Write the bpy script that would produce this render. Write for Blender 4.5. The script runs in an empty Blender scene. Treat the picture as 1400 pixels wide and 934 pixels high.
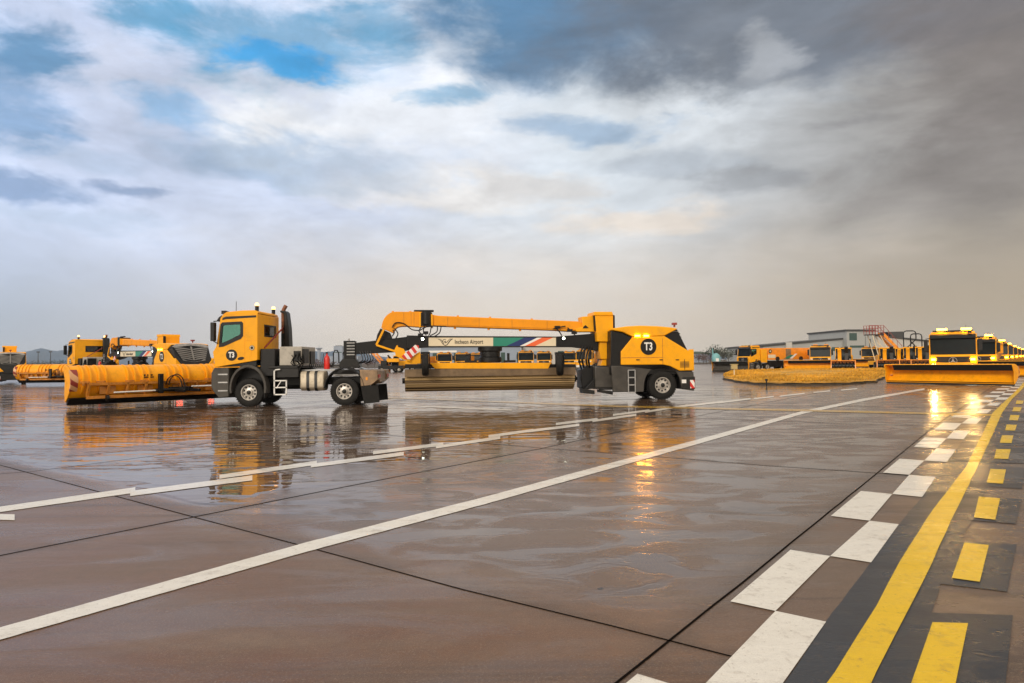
import bpy, bmesh, math, random
from mathutils import Vector, Matrix
from mathutils.geometry import tessellate_polygon
S = bpy.context.scene
COL = S.collection
R = math.radians
random.seed(7)
# ---------------------------------------------------------------- camera
F_PX, CX, CY, CAM_H = 933.0, 700.0, 467.0, 1.7
PITCH, ROLL = R(1.633), R(-0.647)
cam = bpy.data.objects.new('camera', bpy.data.cameras.new('camera'))
COL.objects.link(cam)
cam.data.sensor_width = 36.0
cam.data.lens = F_PX / 1400.0 * 36.0
cam.data.clip_start = 0.05
cam.data.clip_end = 20000
CAMR = Matrix.Rotation(R(90) + PITCH, 3, 'X') @ Matrix.Rotation(ROLL, 3, 'Z')
cam.matrix_world = Matrix.Translation((0, 0, CAM_H)) @ CAMR.to_4x4()
S.camera = cam
CAMP = Vector((0, 0, CAM_H))

def ray(px, py):
    return CAMR @ Vector(((px - CX) / F_PX, -(py - CY) / F_PX, -1.0))
def G(px, py, z=0.0):
    """ground point seen at a pixel of the 1400 px wide photograph"""
    d = ray(px, py)
    t = (z - CAM_H) / d.z
    p = CAMP + d * t
    return Vector((p.x, p.y, z))
def AT(px, py, Y):
    d = ray(px, py)
    return CAMP + d * (Y / d.y)
def horizon(px):
    return CY + F_PX * math.tan(PITCH) / math.cos(ROLL) + (px - CX) * math.tan(ROLL)

# ---------------------------------------------------------------- light
SUN_EL, SUN_AZ = R(24), R(205)      # azimuth clockwise from +Y: behind the camera, a little left
sd = Vector((math.sin(SUN_AZ) * math.cos(SUN_EL), math.cos(SUN_AZ) * math.cos(SUN_EL), math.sin(SUN_EL)))
sun = bpy.data.objects.new('sun', bpy.data.lights.new('sun', 'SUN'))
COL.objects.link(sun)
sun.data.energy = 1.5
sun.data.angle = R(14)
sun.data.color = (1.0, 0.9, 0.76)
sun.rotation_euler = (-sd).to_track_quat('-Z', 'Y').to_euler()

vs = S.view_settings
S.display_settings.display_device = 'sRGB'
vs.view_transform = 'Standard'; vs.look = 'None'; vs.gamma = 1; vs.exposure = 0.12
vs.use_curve_mapping = False
S.cycles.max_bounces = 8
S.cycles.transparent_max_bounces = 12
S.cycles.use_denoising = True
S.cycles.sample_clamp_indirect = 25

def lin(r, g, b):
    f = lambda c: (c / 255 / 12.92) if c / 255 <= .04045 else ((c / 255 + .055) / 1.055) ** 2.4
    return (f(r), f(g), f(b), 1)

# ---------------------------------------------------------------- world
W = bpy.data.worlds.new('World'); S.world = W; W.use_nodes = True
nt = W.node_tree; N = nt.nodes; L = nt.links
N.clear()
wout = N.new('ShaderNodeOutputWorld'); bg = N.new('ShaderNodeBackground')
L.new(bg.outputs[0], wout.inputs[0]); bg.inputs[1].default_value = 0.1
def sock(x, node, i):
    if hasattr(x, 'is_output'): L.new(x, node.inputs[i])
    else: node.inputs[i].default_value = x
def M(op, a, b=0.0, c=None):
    n = N.new('ShaderNodeMath'); n.operation = op
    sock(a, n, 0); sock(b, n, 1)
    if c is not None: sock(c, n, 2)
    return n.outputs[0]
tc = N.new('ShaderNodeTexCoord')
sep = N.new('ShaderNodeSeparateXYZ'); L.new(tc.outputs['Generated'], sep.inputs[0])
az = M('ARCTAN2', sep.outputs[0], sep.outputs[1]); el = M('ARCSINE', sep.outputs[2])
# cloud noises live on a flat cloud deck overhead, so they stretch towards the horizon
def noise(vec, scale, detail=8, rough=.55, dist=0.0):
    n = N.new('ShaderNodeTexNoise'); L.new(vec, n.inputs['Vector'])
    n.inputs['Scale'].default_value = scale; n.inputs['Detail'].default_value = detail
    n.inputs['Roughness'].default_value = rough; n.inputs['Distortion'].default_value = dist
    return n
cb = N.new('ShaderNodeCombineXYZ'); L.new(az, cb.inputs[0]); L.new(M('MULTIPLY', el, 2.3), cb.inputs[1])
AE = cb.outputs[0]
warp = noise(AE, 3.2, 6, .6); warp2 = noise(AE, 9.0, 6, .6, .3)
fine = noise(AE, 5.0, 12, .62, .4); fine2 = noise(AE, 2.3, 10, .6, .6)
wv = N.new('ShaderNodeSeparateColor'); L.new(warp.outputs['Color'], wv.inputs[0])
waz = M('ADD', az, M('MULTIPLY', M('SUBTRACT', wv.outputs[0], .5), .34))
wel = M('ADD', el, M('MULTIPLY', M('SUBTRACT', wv.outputs[1], .5), .14))
sky = N.new('ShaderNodeTexSky'); sky.sky_type = 'NISHITA'; sky.sun_disc = False
sky.sun_elevation = SUN_EL; sky.sun_rotation = SUN_AZ
def mixc(fac, a, b, blend='MIX'):
    n = N.new('ShaderNodeMix'); n.data_type = 'RGBA'; n.blend_type = blend; n.clamp_factor = True
    sock(fac, n, 0); sock(a, n, 6); sock(b, n, 7)
    return n.outputs[2]
def c10(r, g, b, k=1.0):
    c = lin(r, g, b); return (c[0] * 10 * k, c[1] * 10 * k, c[2] * 10 * k, 1)
def srange(x, a, b):
    n = N.new('ShaderNodeMapRange'); n.interpolation_type = 'SMOOTHSTEP'
    sock(x, n, 0); n.inputs[1].default_value = a; n.inputs[2].default_value = b
    return n.outputs[0]
blue = mixc(1.0, sky.outputs[0], (0.50, 1.65, 2.1, 1), 'MULTIPLY')
# general overcast: a broad left-right change (cool to warm grey) at the horizon and brighter cloud above
hor = mixc(srange(az, -.75, -.1), c10(168, 180, 196, 1.0), c10(222, 210, 196, 1.0))
hor = mixc(srange(az, .02, .62), hor, c10(172, 158, 138, 1.0))
up = mixc(srange(az, -.6, .15), c10(200, 213, 240, 1.08), c10(212, 220, 228))
up = mixc(srange(az, .1, .65), up, c10(156, 152, 148))
base = mixc(srange(wel, .03, .26), hor, up)
back = srange(M('ABSOLUTE', az), .9, 1.9)
base = mixc(back, base, c10(250, 236, 218, 1.15))
base = mixc(srange(el, .5, 1.0), base, c10(238, 226, 210, 1.12))
def blob(col, px, py, rx, ry, color, strength, ragged=1.0, e0=.25, e1=1.0):
    d = ray(px, py).normalized()
    a0, l0 = math.atan2(d.x, d.y), math.asin(d.z)
    ra, rl = rx / F_PX, ry / F_PX
    u = M('DIVIDE', M('SUBTRACT', waz, a0), ra); v = M('DIVIDE', M('SUBTRACT', wel, l0), rl)
    r2 = M('SQRT', M('ADD', M('MULTIPLY', u, u), M('MULTIPLY', v, v)))
    m = M('SUBTRACT', 1.25, r2)
    m = M('ADD', m, M('MULTIPLY', M('SUBTRACT', fine.outputs[0], .5), 1.6 * ragged))
    m = M('MULTIPLY', srange(m, e0, e1), strength)
    return mixc(m, col, color)
teal = c10(96, 160, 200)
c = base
c = blob(c, 330, 170, 440, 170, c10(198, 208, 230), .85)                 # pale lavender field on the left
c = blob(c, 540, 160, 280, 110, c10(228, 232, 238), .9, 1.3)            # white heart of the sky
c = blob(c, 380, 185, 120, 50, c10(244, 246, 250), .8, 1.7)
c = blob(c, 600, 80, 80, 45, c10(246, 247, 250), .85, 1.8)
c = blob(c, 150, 80, 120, 60, c10(206, 214, 234), .8, 1.5)
c = blob(c, 960, 140, 300, 52, c10(222, 228, 234), .85, 1.3)             # white bank under the dark lid
c = blob(c, 620, 262, 250, 34, c10(238, 232, 224), .65, 1.5)
c = blob(c, 850, 300, 120, 34, c10(238, 222, 204), .6, 1.5)
c = blob(c, 390, 55, 190, 66, teal, .75, 1.6, .2, .9)
c = blob(c, 400, 78, 90, 30, blue, .95, 1.5, .2, .8)
c = blob(c, 620, 118, 90, 40, teal, .7, 1.7, .4, 1.1)
c = blob(c, 240, 12, 100, 28, teal, .85, 1.5)
c = blob(c, 500, 20, 90, 26, teal, .6, 1.6)
c = blob(c, 245, 145, 90, 30, c10(138, 182, 222), .8, 1.7)
c = blob(c, 330, 215, 210, 50, c10(164, 188, 216), .75, 1.6)
c = blob(c, 120, 215, 120, 26, c10(180, 198, 224), .6, 1.7)
c = blob(c, 480, 240, 160, 30, c10(188, 200, 216), .6, 1.7)
c = blob(c, 20, 60, 100, 60, c10(84, 142, 186), .85, 1.5)
c = blob(c, 0, 160, 60, 90, c10(116, 158, 200), .75, 1.4)
c = blob(c, 40, 268, 105, 22, c10(128, 154, 190), .85, 1.3)              # low slate clouds far left
c = blob(c, 175, 262, 50, 15, c10(136, 158, 192), .8, 1.4)
c = blob(c, 90, 305, 120, 18, c10(176, 192, 214), .6, 1.5)
c = blob(c, 760, 0, 230, 112, c10(84, 128, 166), .95, .7, .1, .75)       # dark lid, blue-grey to brown-grey
c = blob(c, 1100, 10, 400, 96, c10(112, 121, 134), .92, .8, .1, .8)
c = blob(c, 1060, 60, 60, 40, c10(176, 180, 186), .7, 1.6)
c = blob(c, 1400, 60, 200, 190, c10(116, 110, 109), .75, .9)
c = blob(c, 800, 172, 150, 26, c10(136, 168, 200), .7, 1.6)
c = blob(c, 870, 225, 150, 22, c10(172, 182, 194), .6, 1.6)
c = blob(c, 1000, 250, 90, 26, c10(150, 154, 160), .7, 1.4)              # grey scud at right of centre
c = blob(c, 1180, 150, 90, 28, c10(142, 141, 144), .6, 1.6)
c = blob(c, 1270, 250, 220, 70, c10(148, 143, 140), .5, 1.3)
c = blob(c, 740, 262, 110, 22, c10(190, 190, 192), .5, 1.6)
# fine wisps everywhere, fading out near the horizon
wsp = M('MULTIPLY', M('SUBTRACT', fine2.outputs[0], .5), 1.1)
wsp2 = M('MULTIPLY', M('SUBTRACT', warp2.outputs[0], .5), .55)
w = M('ADD', 1.0, M('MULTIPLY', M('ADD', wsp, wsp2), srange(el, .02, .22)))
wc = N.new('ShaderNodeCombineXYZ')
for i in range(3): L.new(w, wc.inputs[i])
c = mixc(1.0, c, wc.outputs[0], 'MULTIPLY')
c = mixc(srange(el, -.02, -.1), c, c10(120, 112, 104))
L.new(c, bg.inputs[0])

# ---------------------------------------------------------------- helpers
def tag(o, label=None, cat=None, group=None, kind=None):
    if label: o['label'] = label
    if cat: o['category'] = cat
    if group: o['group'] = group
    if kind: o['kind'] = kind
    return o
def thing(name, label, cat, loc=(0, 0, 0), rz=0.0, group=None):
    o = bpy.data.objects.new(name, None); COL.objects.link(o)
    o.empty_display_size = .3
    o.location = loc; o.rotation_euler = (0, 0, rz)
    return tag(o, label, cat, group)
def kids(o):
    return [c for c in ALLCH.get(o.name, [])]
ALLCH = {}
def adopt(ch, par):
    ch.parent = par
    ALLCH.setdefault(par.name, []).append(ch)
def copy_tree(o, par=None):
    c = o.copy(); COL.objects.link(c)
    if par is not None: adopt(c, par)
    for ch in kids(o): copy_tree(ch, c)
    return c
def dup(o, label, loc, rz, group=None, drop=()):
    c = o.copy(); COL.objects.link(c)
    c.location = loc; c.rotation_euler = (0, 0, rz); c['label'] = label
    if group: c['group'] = group
    for ch in kids(o):
        if ch.name.split('.')[0] in drop: continue
        copy_tree(ch, c)
    return c

class MB:
    def __init__(s): s.b = bmesh.new()
    def _f(s, vs):
        try: return s.b.faces.new(vs)
        except ValueError: return None
    def box(s, x0, x1, y0, y1, z0, z1, m=None):
        v = [s.b.verts.new(p) for p in ((x0, y0, z0), (x1, y0, z0), (x1, y1, z0), (x0, y1, z0), (x0, y0, z1), (x1, y0, z1), (x1, y1, z1), (x0, y1, z1))]
        for f in ((3, 2, 1, 0), (4, 5, 6, 7), (0, 1, 5, 4), (1, 2, 6, 5), (2, 3, 7, 6), (3, 0, 4, 7)): s._f([v[i] for i in f])
        if m: bmesh.ops.transform(s.b, matrix=m, verts=v)
        return s
    def prism(s, poly, a0, a1, axis='y', holes=()):
        """polygon (2D) extruded along an axis, with optional holes"""
        def P(p, a):
            if axis == 'y': return (p[0], a, p[1])
            if axis == 'x': return (a, p[0], p[1])
            return (p[0], p[1], a)
        loops = [list(poly)] + [list(h) for h in holes]
        tris = tessellate_polygon([[Vector((p[0], p[1], 0)) for p in lp] for lp in loops])
        flat = [p for lp in loops for p in lp]
        A = [s.b.verts.new(P(p, a0)) for p in flat]; B = [s.b.verts.new(P(p, a1)) for p in flat]
        if len(loops) == 1:
            s._f(A); s._f(B[::-1])
        else:
            for t in tris:
                s._f([A[i] for i in t]); s._f([B[i] for i in t][::-1])
        k = 0
        for lp in loops:
            n = len(lp)
            for i in range(n):
                j = (i + 1) % n
                s._f([A[k + i], A[k + j], B[k + j], B[k + i]])
            k += n
        return s
    def cyl(s, p0, p1, r0, r1=None, n=16, caps=True):
        p0 = Vector(p0); p1 = Vector(p1); r1 = r0 if r1 is None else r1
        d = (p1 - p0).normalized(); q = d.to_track_quat('Z', 'Y')
        A = [s.b.verts.new(p0 + q @ Vector((r0 * math.cos(2 * math.pi * i / n), r0 * math.sin(2 * math.pi * i / n), 0))) for i in range(n)]
        B = [s.b.verts.new(p1 + q @ Vector((r1 * math.cos(2 * math.pi * i / n), r1 * math.sin(2 * math.pi * i / n), 0))) for i in range(n)]
        for i in range(n): s._f([A[i], A[(i + 1) % n], B[(i + 1) % n], B[i]])
        if caps: s._f(A[::-1]); s._f(B)
        return s
    def lathe(s, prof, c, axis='y', n=32, close=False):
        """prof: (radius, offset along axis)"""
        rings = []
        for r, a in prof:
            ring = []
            for i in range(n):
                t = 2 * math.pi * i / n; u, v = r * math.cos(t), r * math.sin(t)
                if axis == 'y': p = (c[0] + u, c[1] + a, c[2] + v)
                elif axis == 'x': p = (c[0] + a, c[1] + u, c[2] + v)
                else: p = (c[0] + u, c[1] + v, c[2] + a)
                ring.append(s.b.verts.new(p))
            rings.append(ring)
        m = len(rings)
        for k in range(m if close else m - 1):
            a, b = rings[k], rings[(k + 1) % m]
            for i in range(n): s._f([a[i], a[(i + 1) % n], b[(i + 1) % n], b[i]])
        if not close:
            if prof[0][0] > 1e-4: s._f(rings[0])
            if prof[-1][0] > 1e-4: s._f(rings[-1][::-1])
        return s
    def tube(s, pts, r, n=8):
        pts = [Vector(p) for p in pts]; rings = []
        for i, p in enumerate(pts):
            d = (pts[min(i + 1, len(pts) - 1)] - pts[max(i - 1, 0)]).normalized()
            q = d.to_track_quat('Z', 'Y')
            rings.append([s.b.verts.new(p + q @ Vector((r * math.cos(2 * math.pi * k / n), r * math.sin(2 * math.pi * k / n), 0))) for k in range(n)])
        for a, b in zip(rings, rings[1:]):
            # match ring starts to stop twisting
            off = min(range(n), key=lambda o: sum((a[k].co - b[(k + o) % n].co).length for k in (0, n // 3)))
            for k in range(n): s._f([a[k], a[(k + 1) % n], b[(k + 1 + off) % n], b[(k + off) % n]])
        s._f(rings[0][::-1]); s._f(rings[-1])
        return s
    def bar(s, p0, p1, w, h=None):
        h = h or w; p0 = Vector(p0); p1 = Vector(p1); d = p1 - p0
        q = d.normalized().to_track_quat('Z', 'Y')
        return s.box(-w / 2, w / 2, -h / 2, h / 2, 0, d.length, Matrix.Translation(p0) @ q.to_matrix().to_4x4())
    def quad(s, *pts):
        s._f([s.b.verts.new(p) for p in pts]); return s
    def build(s, name, mat, parent=None, bevel=0.0, smooth=38, label=None):
        b = s.b
        bmesh.ops.remove_doubles(b, verts=b.verts, dist=1e-5)
        bmesh.ops.recalc_face_normals(b, faces=b.faces)
        for e in b.edges:
            e.smooth = not (len(e.link_faces) != 2 or e.calc_face_angle(0) > R(smooth))
        for f in b.faces: f.smooth = True
        me = bpy.data.meshes.new(name); b.to_mesh(me); b.free()
        me.materials.append(mat)
        o = bpy.data.objects.new(name, me); COL.objects.link(o)
        if parent is not None: adopt(o, parent)
        if bevel:
            md = o.modifiers.new('edge_round', 'BEVEL'); md.width = bevel; md.segments = 2; md.limit_method = 'ANGLE'; md.angle_limit = R(40)
        if label: o['label'] = label
        return o
def structure(name, mb, mat, **k):
    return tag(mb.build(name, mat, **k), kind='structure')

def text_mesh(name, body, mat, parent, size, mtx, sx=1.0, bold=0.0, thick=.004, space=1.0):
    cu = bpy.data.curves.new(name, 'FONT'); cu.body = body; cu.size = size
    cu.align_x = 'CENTER'; cu.align_y = 'CENTER'; cu.extrude = thick; cu.offset = bold; cu.resolution_u = 3; cu.space_character = space
    t = bpy.data.objects.new(name, cu); COL.objects.link(t)
    dg = bpy.context.evaluated_depsgraph_get(); dg.update()
    me = bpy.data.meshes.new_from_object(t.evaluated_get(dg))
    bpy.data.objects.remove(t); bpy.data.curves.remove(cu)
    me.name = name
    me.transform(mtx @ Matrix.Diagonal((sx, 1, 1, 1)))
    me.materials.clear(); me.materials.append(mat)
    o = bpy.data.objects.new(name, me); COL.objects.link(o)
    if parent is not None: adopt(o, parent)
    return o
FACE_CAM = Matrix.Rotation(R(90), 4, 'X')     # text on a -Y facing side, reading left to right

# ---------------------------------------------------------------- materials
def pm(name, col, rough=.5, metal=0.0, coat=0.0, var=.12, vscale=3.0, bump=0.0, bscale=40, spec=.5, dirt=None, dirt_amt=0.0, emit=0, ecol=None, bw=None):
    m = bpy.data.materials.new(name); m.use_nodes = True
    t = m.node_tree; p = t.nodes['Principled BSDF']
    p.inputs['Roughness'].default_value = rough; p.inputs['Metallic'].default_value = metal
    p.inputs['Coat Weight'].default_value = coat; p.inputs['Coat Roughness'].default_value = .12
    p.inputs['Specular IOR Level'].default_value = spec
    tcn = t.nodes.new('ShaderNodeTexCoord')
    nz = t.nodes.new('ShaderNodeTexNoise'); nz.inputs['Scale'].default_value = vscale; nz.inputs['Detail'].default_value = 6
    t.links.new(tcn.outputs['Object'], nz.inputs['Vector'])
    mr = t.nodes.new('ShaderNodeMapRange'); mr.inputs[1].default_value = .3; mr.inputs[2].default_value = .7
    mr.inputs[3].default_value = 1 - var; mr.inputs[4].default_value = 1 + var
    t.links.new(nz.outputs[0], mr.inputs[0])
    mx = t.nodes.new('ShaderNodeMix'); mx.data_type = 'RGBA'; mx.blend_type = 'MULTIPLY'; mx.inputs[0].default_value = 1
    mx.inputs[6].default_value = (*col, 1); t.links.new(mr.outputs[0], mx.inputs[7])
    out = mx.outputs[2]
    if dirt:
        n2 = t.nodes.new('ShaderNodeTexNoise'); n2.inputs['Scale'].default_value = vscale * 2.5; n2.inputs['Detail'].default_value = 10; n2.inputs['Roughness'].default_value = .7
        t.links.new(tcn.outputs['Object'], n2.inputs['Vector'])
        r2 = t.nodes.new('ShaderNodeMapRange'); r2.inputs[1].default_value = .5; r2.inputs[2].default_value = .75; r2.inputs[4].default_value = dirt_amt
        t.links.new(n2.outputs[0], r2.inputs[0])
        m2 = t.nodes.new('ShaderNodeMix'); m2.data_type = 'RGBA'
        t.links.new(r2.outputs[0], m2.inputs[0]); t.links.new(out, m2.inputs[6]); m2.inputs[7].default_value = (*dirt, 1)
        out = m2.outputs[2]
        r3 = t.nodes.new('ShaderNodeMapRange'); r3.inputs[3].default_value = rough; r3.inputs[4].default_value = min(1, rough + .5)
        t.links.new(r2.outputs[0], r3.inputs[0]); t.links.new(r3.outputs[0], p.inputs['Roughness'])
    t.links.new(out, p.inputs['Base Color'])
    if bump:
        n3 = t.nodes.new('ShaderNodeTexNoise'); n3.inputs['Scale'].default_value = bscale; n3.inputs['Detail'].default_value = 5
        t.links.new(tcn.outputs['Object'], n3.inputs['Vector'])
        bp = t.nodes.new('ShaderNodeBump'); bp.inputs['Strength'].default_value = 1; bp.inputs['Distance'].default_value = bump
        t.links.new(n3.outputs[0], bp.inputs['Height']); t.links.new(bp.outputs[0], p.inputs['Normal'])
    if emit:
        p.inputs['Emission Color'].default_value = (*(ecol or col), 1); p.inputs['Emission Strength'].default_value = emit
    return m
YEL = (.90, .395, .002)
MAT = dict(
    yellow=pm('yellow_paint', YEL, .48, 0, .04, .05, 1.2, spec=.3, dirt=(.34, .19, .05), dirt_amt=.34),
    boom_yellow=pm('boom_paint', (.84, .31, .004), .5, 0, .03, .06, 1.2, spec=.3, dirt=(.25, .14, .04), dirt_amt=.25),
    plow_yellow=pm('plow_paint', (.90, .37, .002), .5, 0, .03, .10, 1.5, spec=.3, dirt=(.34, .15, .02), dirt_amt=.45),
    rust_yellow=pm('worn_plow_frame', (.52, .19, .015), .5, 0, 0, .25, 4, dirt=(.12, .06, .025), dirt_amt=.8),
    orange=pm('orange_paint', (.86, .28, .01), .4, 0, .2, .12, 2, dirt=(.25, .12, .05), dirt_amt=.4),
    dark=pm('dark_plastic', (.014, .0135, .013), .5, 0, 0, .25, 3, dirt=(.07, .06, .05), dirt_amt=.3, spec=.35),
    grey=pm('grey_panel', (.058, .053, .047), .5, 0, 0, .25, 3, dirt=(.11, .09, .07), dirt_amt=.5, spec=.35),
    black=pm('black_steel', (.004, .004, .0045), .42, 0, 0, .3, 5, dirt=(.03, .026, .022), dirt_amt=.35, spec=.35),
    rubber=pm('rubber', (.008, .0075, .007), .7, 0, 0, .3, 6, dirt=(.035, .029, .024), dirt_amt=.6, spec=.3, bump=.004, bscale=30),
    rim=pm('rim_silver', (.50, .47, .43), .38, .5, 0, .2, 8, dirt=(.12, .10, .08), dirt_amt=.7),
    louvre=pm('louvre_slat', (.20, .19, .18), .45, .2, 0, .15, 3),
    steel=pm('steel', (.42, .42, .42), .35, .6, 0, .2, 6, dirt=(.14, .12, .1), dirt_amt=.4),
    tank=pm('tank_aluminium', (.42, .36, .27), .45, .25, 0, .15, 4, dirt=(.2, .16, .12), dirt_amt=.5),
    box=pm('pale_cabinet', (.40, .37, .32), .5, .1, 0, .12, 4, dirt=(.14, .12, .1), dirt_amt=.45),
    brown=pm('muddy_box', (.26, .17, .095), .4, .15, .2, .3, 4, dirt=(.09, .06, .04), dirt_amt=.6),
    white=pm('white_paint', (.78, .77, .74), .4, 0, .1, .04, 4),
    cream=pm('cream_panel', (.72, .62, .44), .38, 0, .15, .04, 2),
    green=pm('green_panel', (.01, .22, .15), .35, 0, .15, .05, 2),
    navy=pm('navy_panel', (.004, .022, .13), .35, 0, .15, .05, 2),
    vermil=pm('orange_stripe', (.80, .13, .03), .35, 0, .15, .05, 2),
    red=pm('red_paint', (.62, .02, .012), .35, 0, .2, .1, 3),
    darkred=pm('dark_red_paint', (.30, .05, .035), .5, 0, 0, .2, 3),
    glassdark=pm('dark_glass', (.012, .016, .018), .2, 0, 0, .1, 3, spec=.04),
    brush=None,
    hood=pm('hood_brown', (.15, .095, .045), .5, 0, 0, .35, 2, dirt=(.05, .035, .02), dirt_amt=.6),
    lamp_white=pm('lamp_white', (1, .9, .75), .3, emit=12, ecol=(.95, 1, .78)),
    lamp_amber=pm('lamp_amber', (1, .45, .05), .3, emit=7, ecol=(1, .45, .10)),
    lamp_gold=pm('lamp_gold', (1, .7, .25), .3, emit=45, ecol=(1, .46, .012)),
    lamp_red=pm('lamp_red', (1, .05, .02), .3, emit=16, ecol=(1, .06, .02)),
    lens=pm('lens_amber', (.8, .3, .03), .25),
    lens_red=pm('lens_red', (.5, .02, .01), .25),
    lens_clear=pm('lens_clear', (.7, .7, .68), .15),
)
# tinted see-through cab glass
def glass(name, tint, gloss=.1):
    m = bpy.data.materials.new(name); m.use_nodes = True; t = m.node_tree; n = t.nodes
    n.remove(n['Principled BSDF']); o = n['Material Output']
    tr = n.new('ShaderNodeBsdfTransparent'); tr.inputs[0].default_value = (*tint, 1)
    gl = n.new('ShaderNodeBsdfGlossy'); gl.inputs['Roughness'].default_value = .03
    fr = n.new('ShaderNodeFresnel'); fr.inputs[0].default_value = 1.5
    mx = n.new('ShaderNodeMixShader'); t.links.new(fr.outputs[0], mx.inputs[0]); t.links.new(tr.outputs[0], mx.inputs[1]); t.links.new(gl.outputs[0], mx.inputs[2])
    t.links.new(mx.outputs[0], o.inputs[0]); return m
MAT['glass'] = glass('cab_glass', (.50, .84, .76))
def mirrorglass():
    m = bpy.data.materials.new('tinted_side_glass'); m.use_nodes = True; t = m.node_tree; n = t.nodes
    n.remove(n['Principled BSDF']); o = n['Material Output']
    tr = n.new('ShaderNodeBsdfTransparent'); tr.inputs[0].default_value = (.5, .85, .75, 1)
    gl = n.new('ShaderNodeBsdfGlossy'); gl.inputs['Roughness'].default_value = .06; gl.inputs[0].default_value = (.24, .50, .43, 1)
    mx = n.new('ShaderNodeMixShader'); mx.inputs[0].default_value = .42; t.links.new(tr.outputs[0], mx.inputs[1]); t.links.new(gl.outputs[0], mx.inputs[2])
    t.links.new(mx.outputs[0], o.inputs[0]); return m
MAT['sideglass'] = mirrorglass()
# brush: banded bristles round a roller
def brush_mat():
    m = bpy.data.materials.new('brush_bristle'); m.use_nodes = True; t = m.node_tree; n = t.nodes; p = n['Principled BSDF']
    tcn = n.new('ShaderNodeTexCoord'); mp = n.new('ShaderNodeMapping'); mp.inputs['Scale'].default_value = (.05, 9, 22)
    t.links.new(tcn.outputs['Object'], mp.inputs[0])
    nz = n.new('ShaderNodeTexNoise'); nz.inputs['Scale'].default_value = 1.0; nz.inputs['Detail'].default_value = 5; t.links.new(mp.outputs[0], nz.inputs['Vector'])
    cr = n.new('ShaderNodeValToRGB'); cr.color_ramp.elements[0].position = .42; cr.color_ramp.elements[0].color = (.05, .026, .010, 1)
    cr.color_ramp.elements[1].position = .60; cr.color_ramp.elements[1].color = (.60, .42, .20, 1)
    t.links.new(nz.outputs[0], cr.inputs[0])
    t.links.new(cr.outputs[0], p.inputs['Base Color'])
    p.inputs['Roughness'].default_value = .45; p.inputs['Metallic'].default_value = .45
    bp = n.new('ShaderNodeBump'); bp.inputs['Distance'].default_value = .03; t.links.new(nz.outputs[0], bp.inputs['Height']); t.links.new(bp.outputs[0], p.inputs['Normal'])
    return m
MAT['brush'] = brush_mat()
# red and white warning stripes
def stripes(name, a, b, scale, ang):
    m = bpy.data.materials.new(name); m.use_nodes = True; t = m.node_tree; n = t.nodes; p = n['Principled BSDF']
    tcn = n.new('ShaderNodeTexCoord'); sp = n.new('ShaderNodeSeparateXYZ'); t.links.new(tcn.outputs['Object'], sp.inputs[0])
    def mm(op, x, y):
        q = n.new('ShaderNodeMath'); q.operation = op
        for i, v in enumerate((x, y)):
            if hasattr(v, 'is_output'): t.links.new(v, q.inputs[i])
            else: q.inputs[i].default_value = v
        return q.outputs[0]
    hxy = mm('ADD', sp.outputs[0], sp.outputs[1])
    u = mm('MULTIPLY', mm('ADD', mm('MULTIPLY', hxy, math.cos(ang)), mm('MULTIPLY', sp.outputs[2], math.sin(ang))), scale)
    g = mm('GREATER_THAN', mm('FRACT', mm('ADD', u, 50.0), 0.0), .5)
    mx = n.new('ShaderNodeMix'); mx.data_type = 'RGBA'; t.links.new(g, mx.inputs[0]); mx.inputs[6].default_value = (*a, 1); mx.inputs[7].default_value = (*b, 1)
    t.links.new(mx.outputs[2], p.inputs['Base Color']); p.inputs['Roughness'].default_value = .4
    return m
MAT['chevron'] = stripes('red_white_chevron', (.62, .03, .02), (.8, .74, .70), 4.0, R(35))
MAT['chevron_dull'] = stripes('plow_end_stripes', (.25, .03, .02), (.62, .34, .16), 2.6, R(55))
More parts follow.
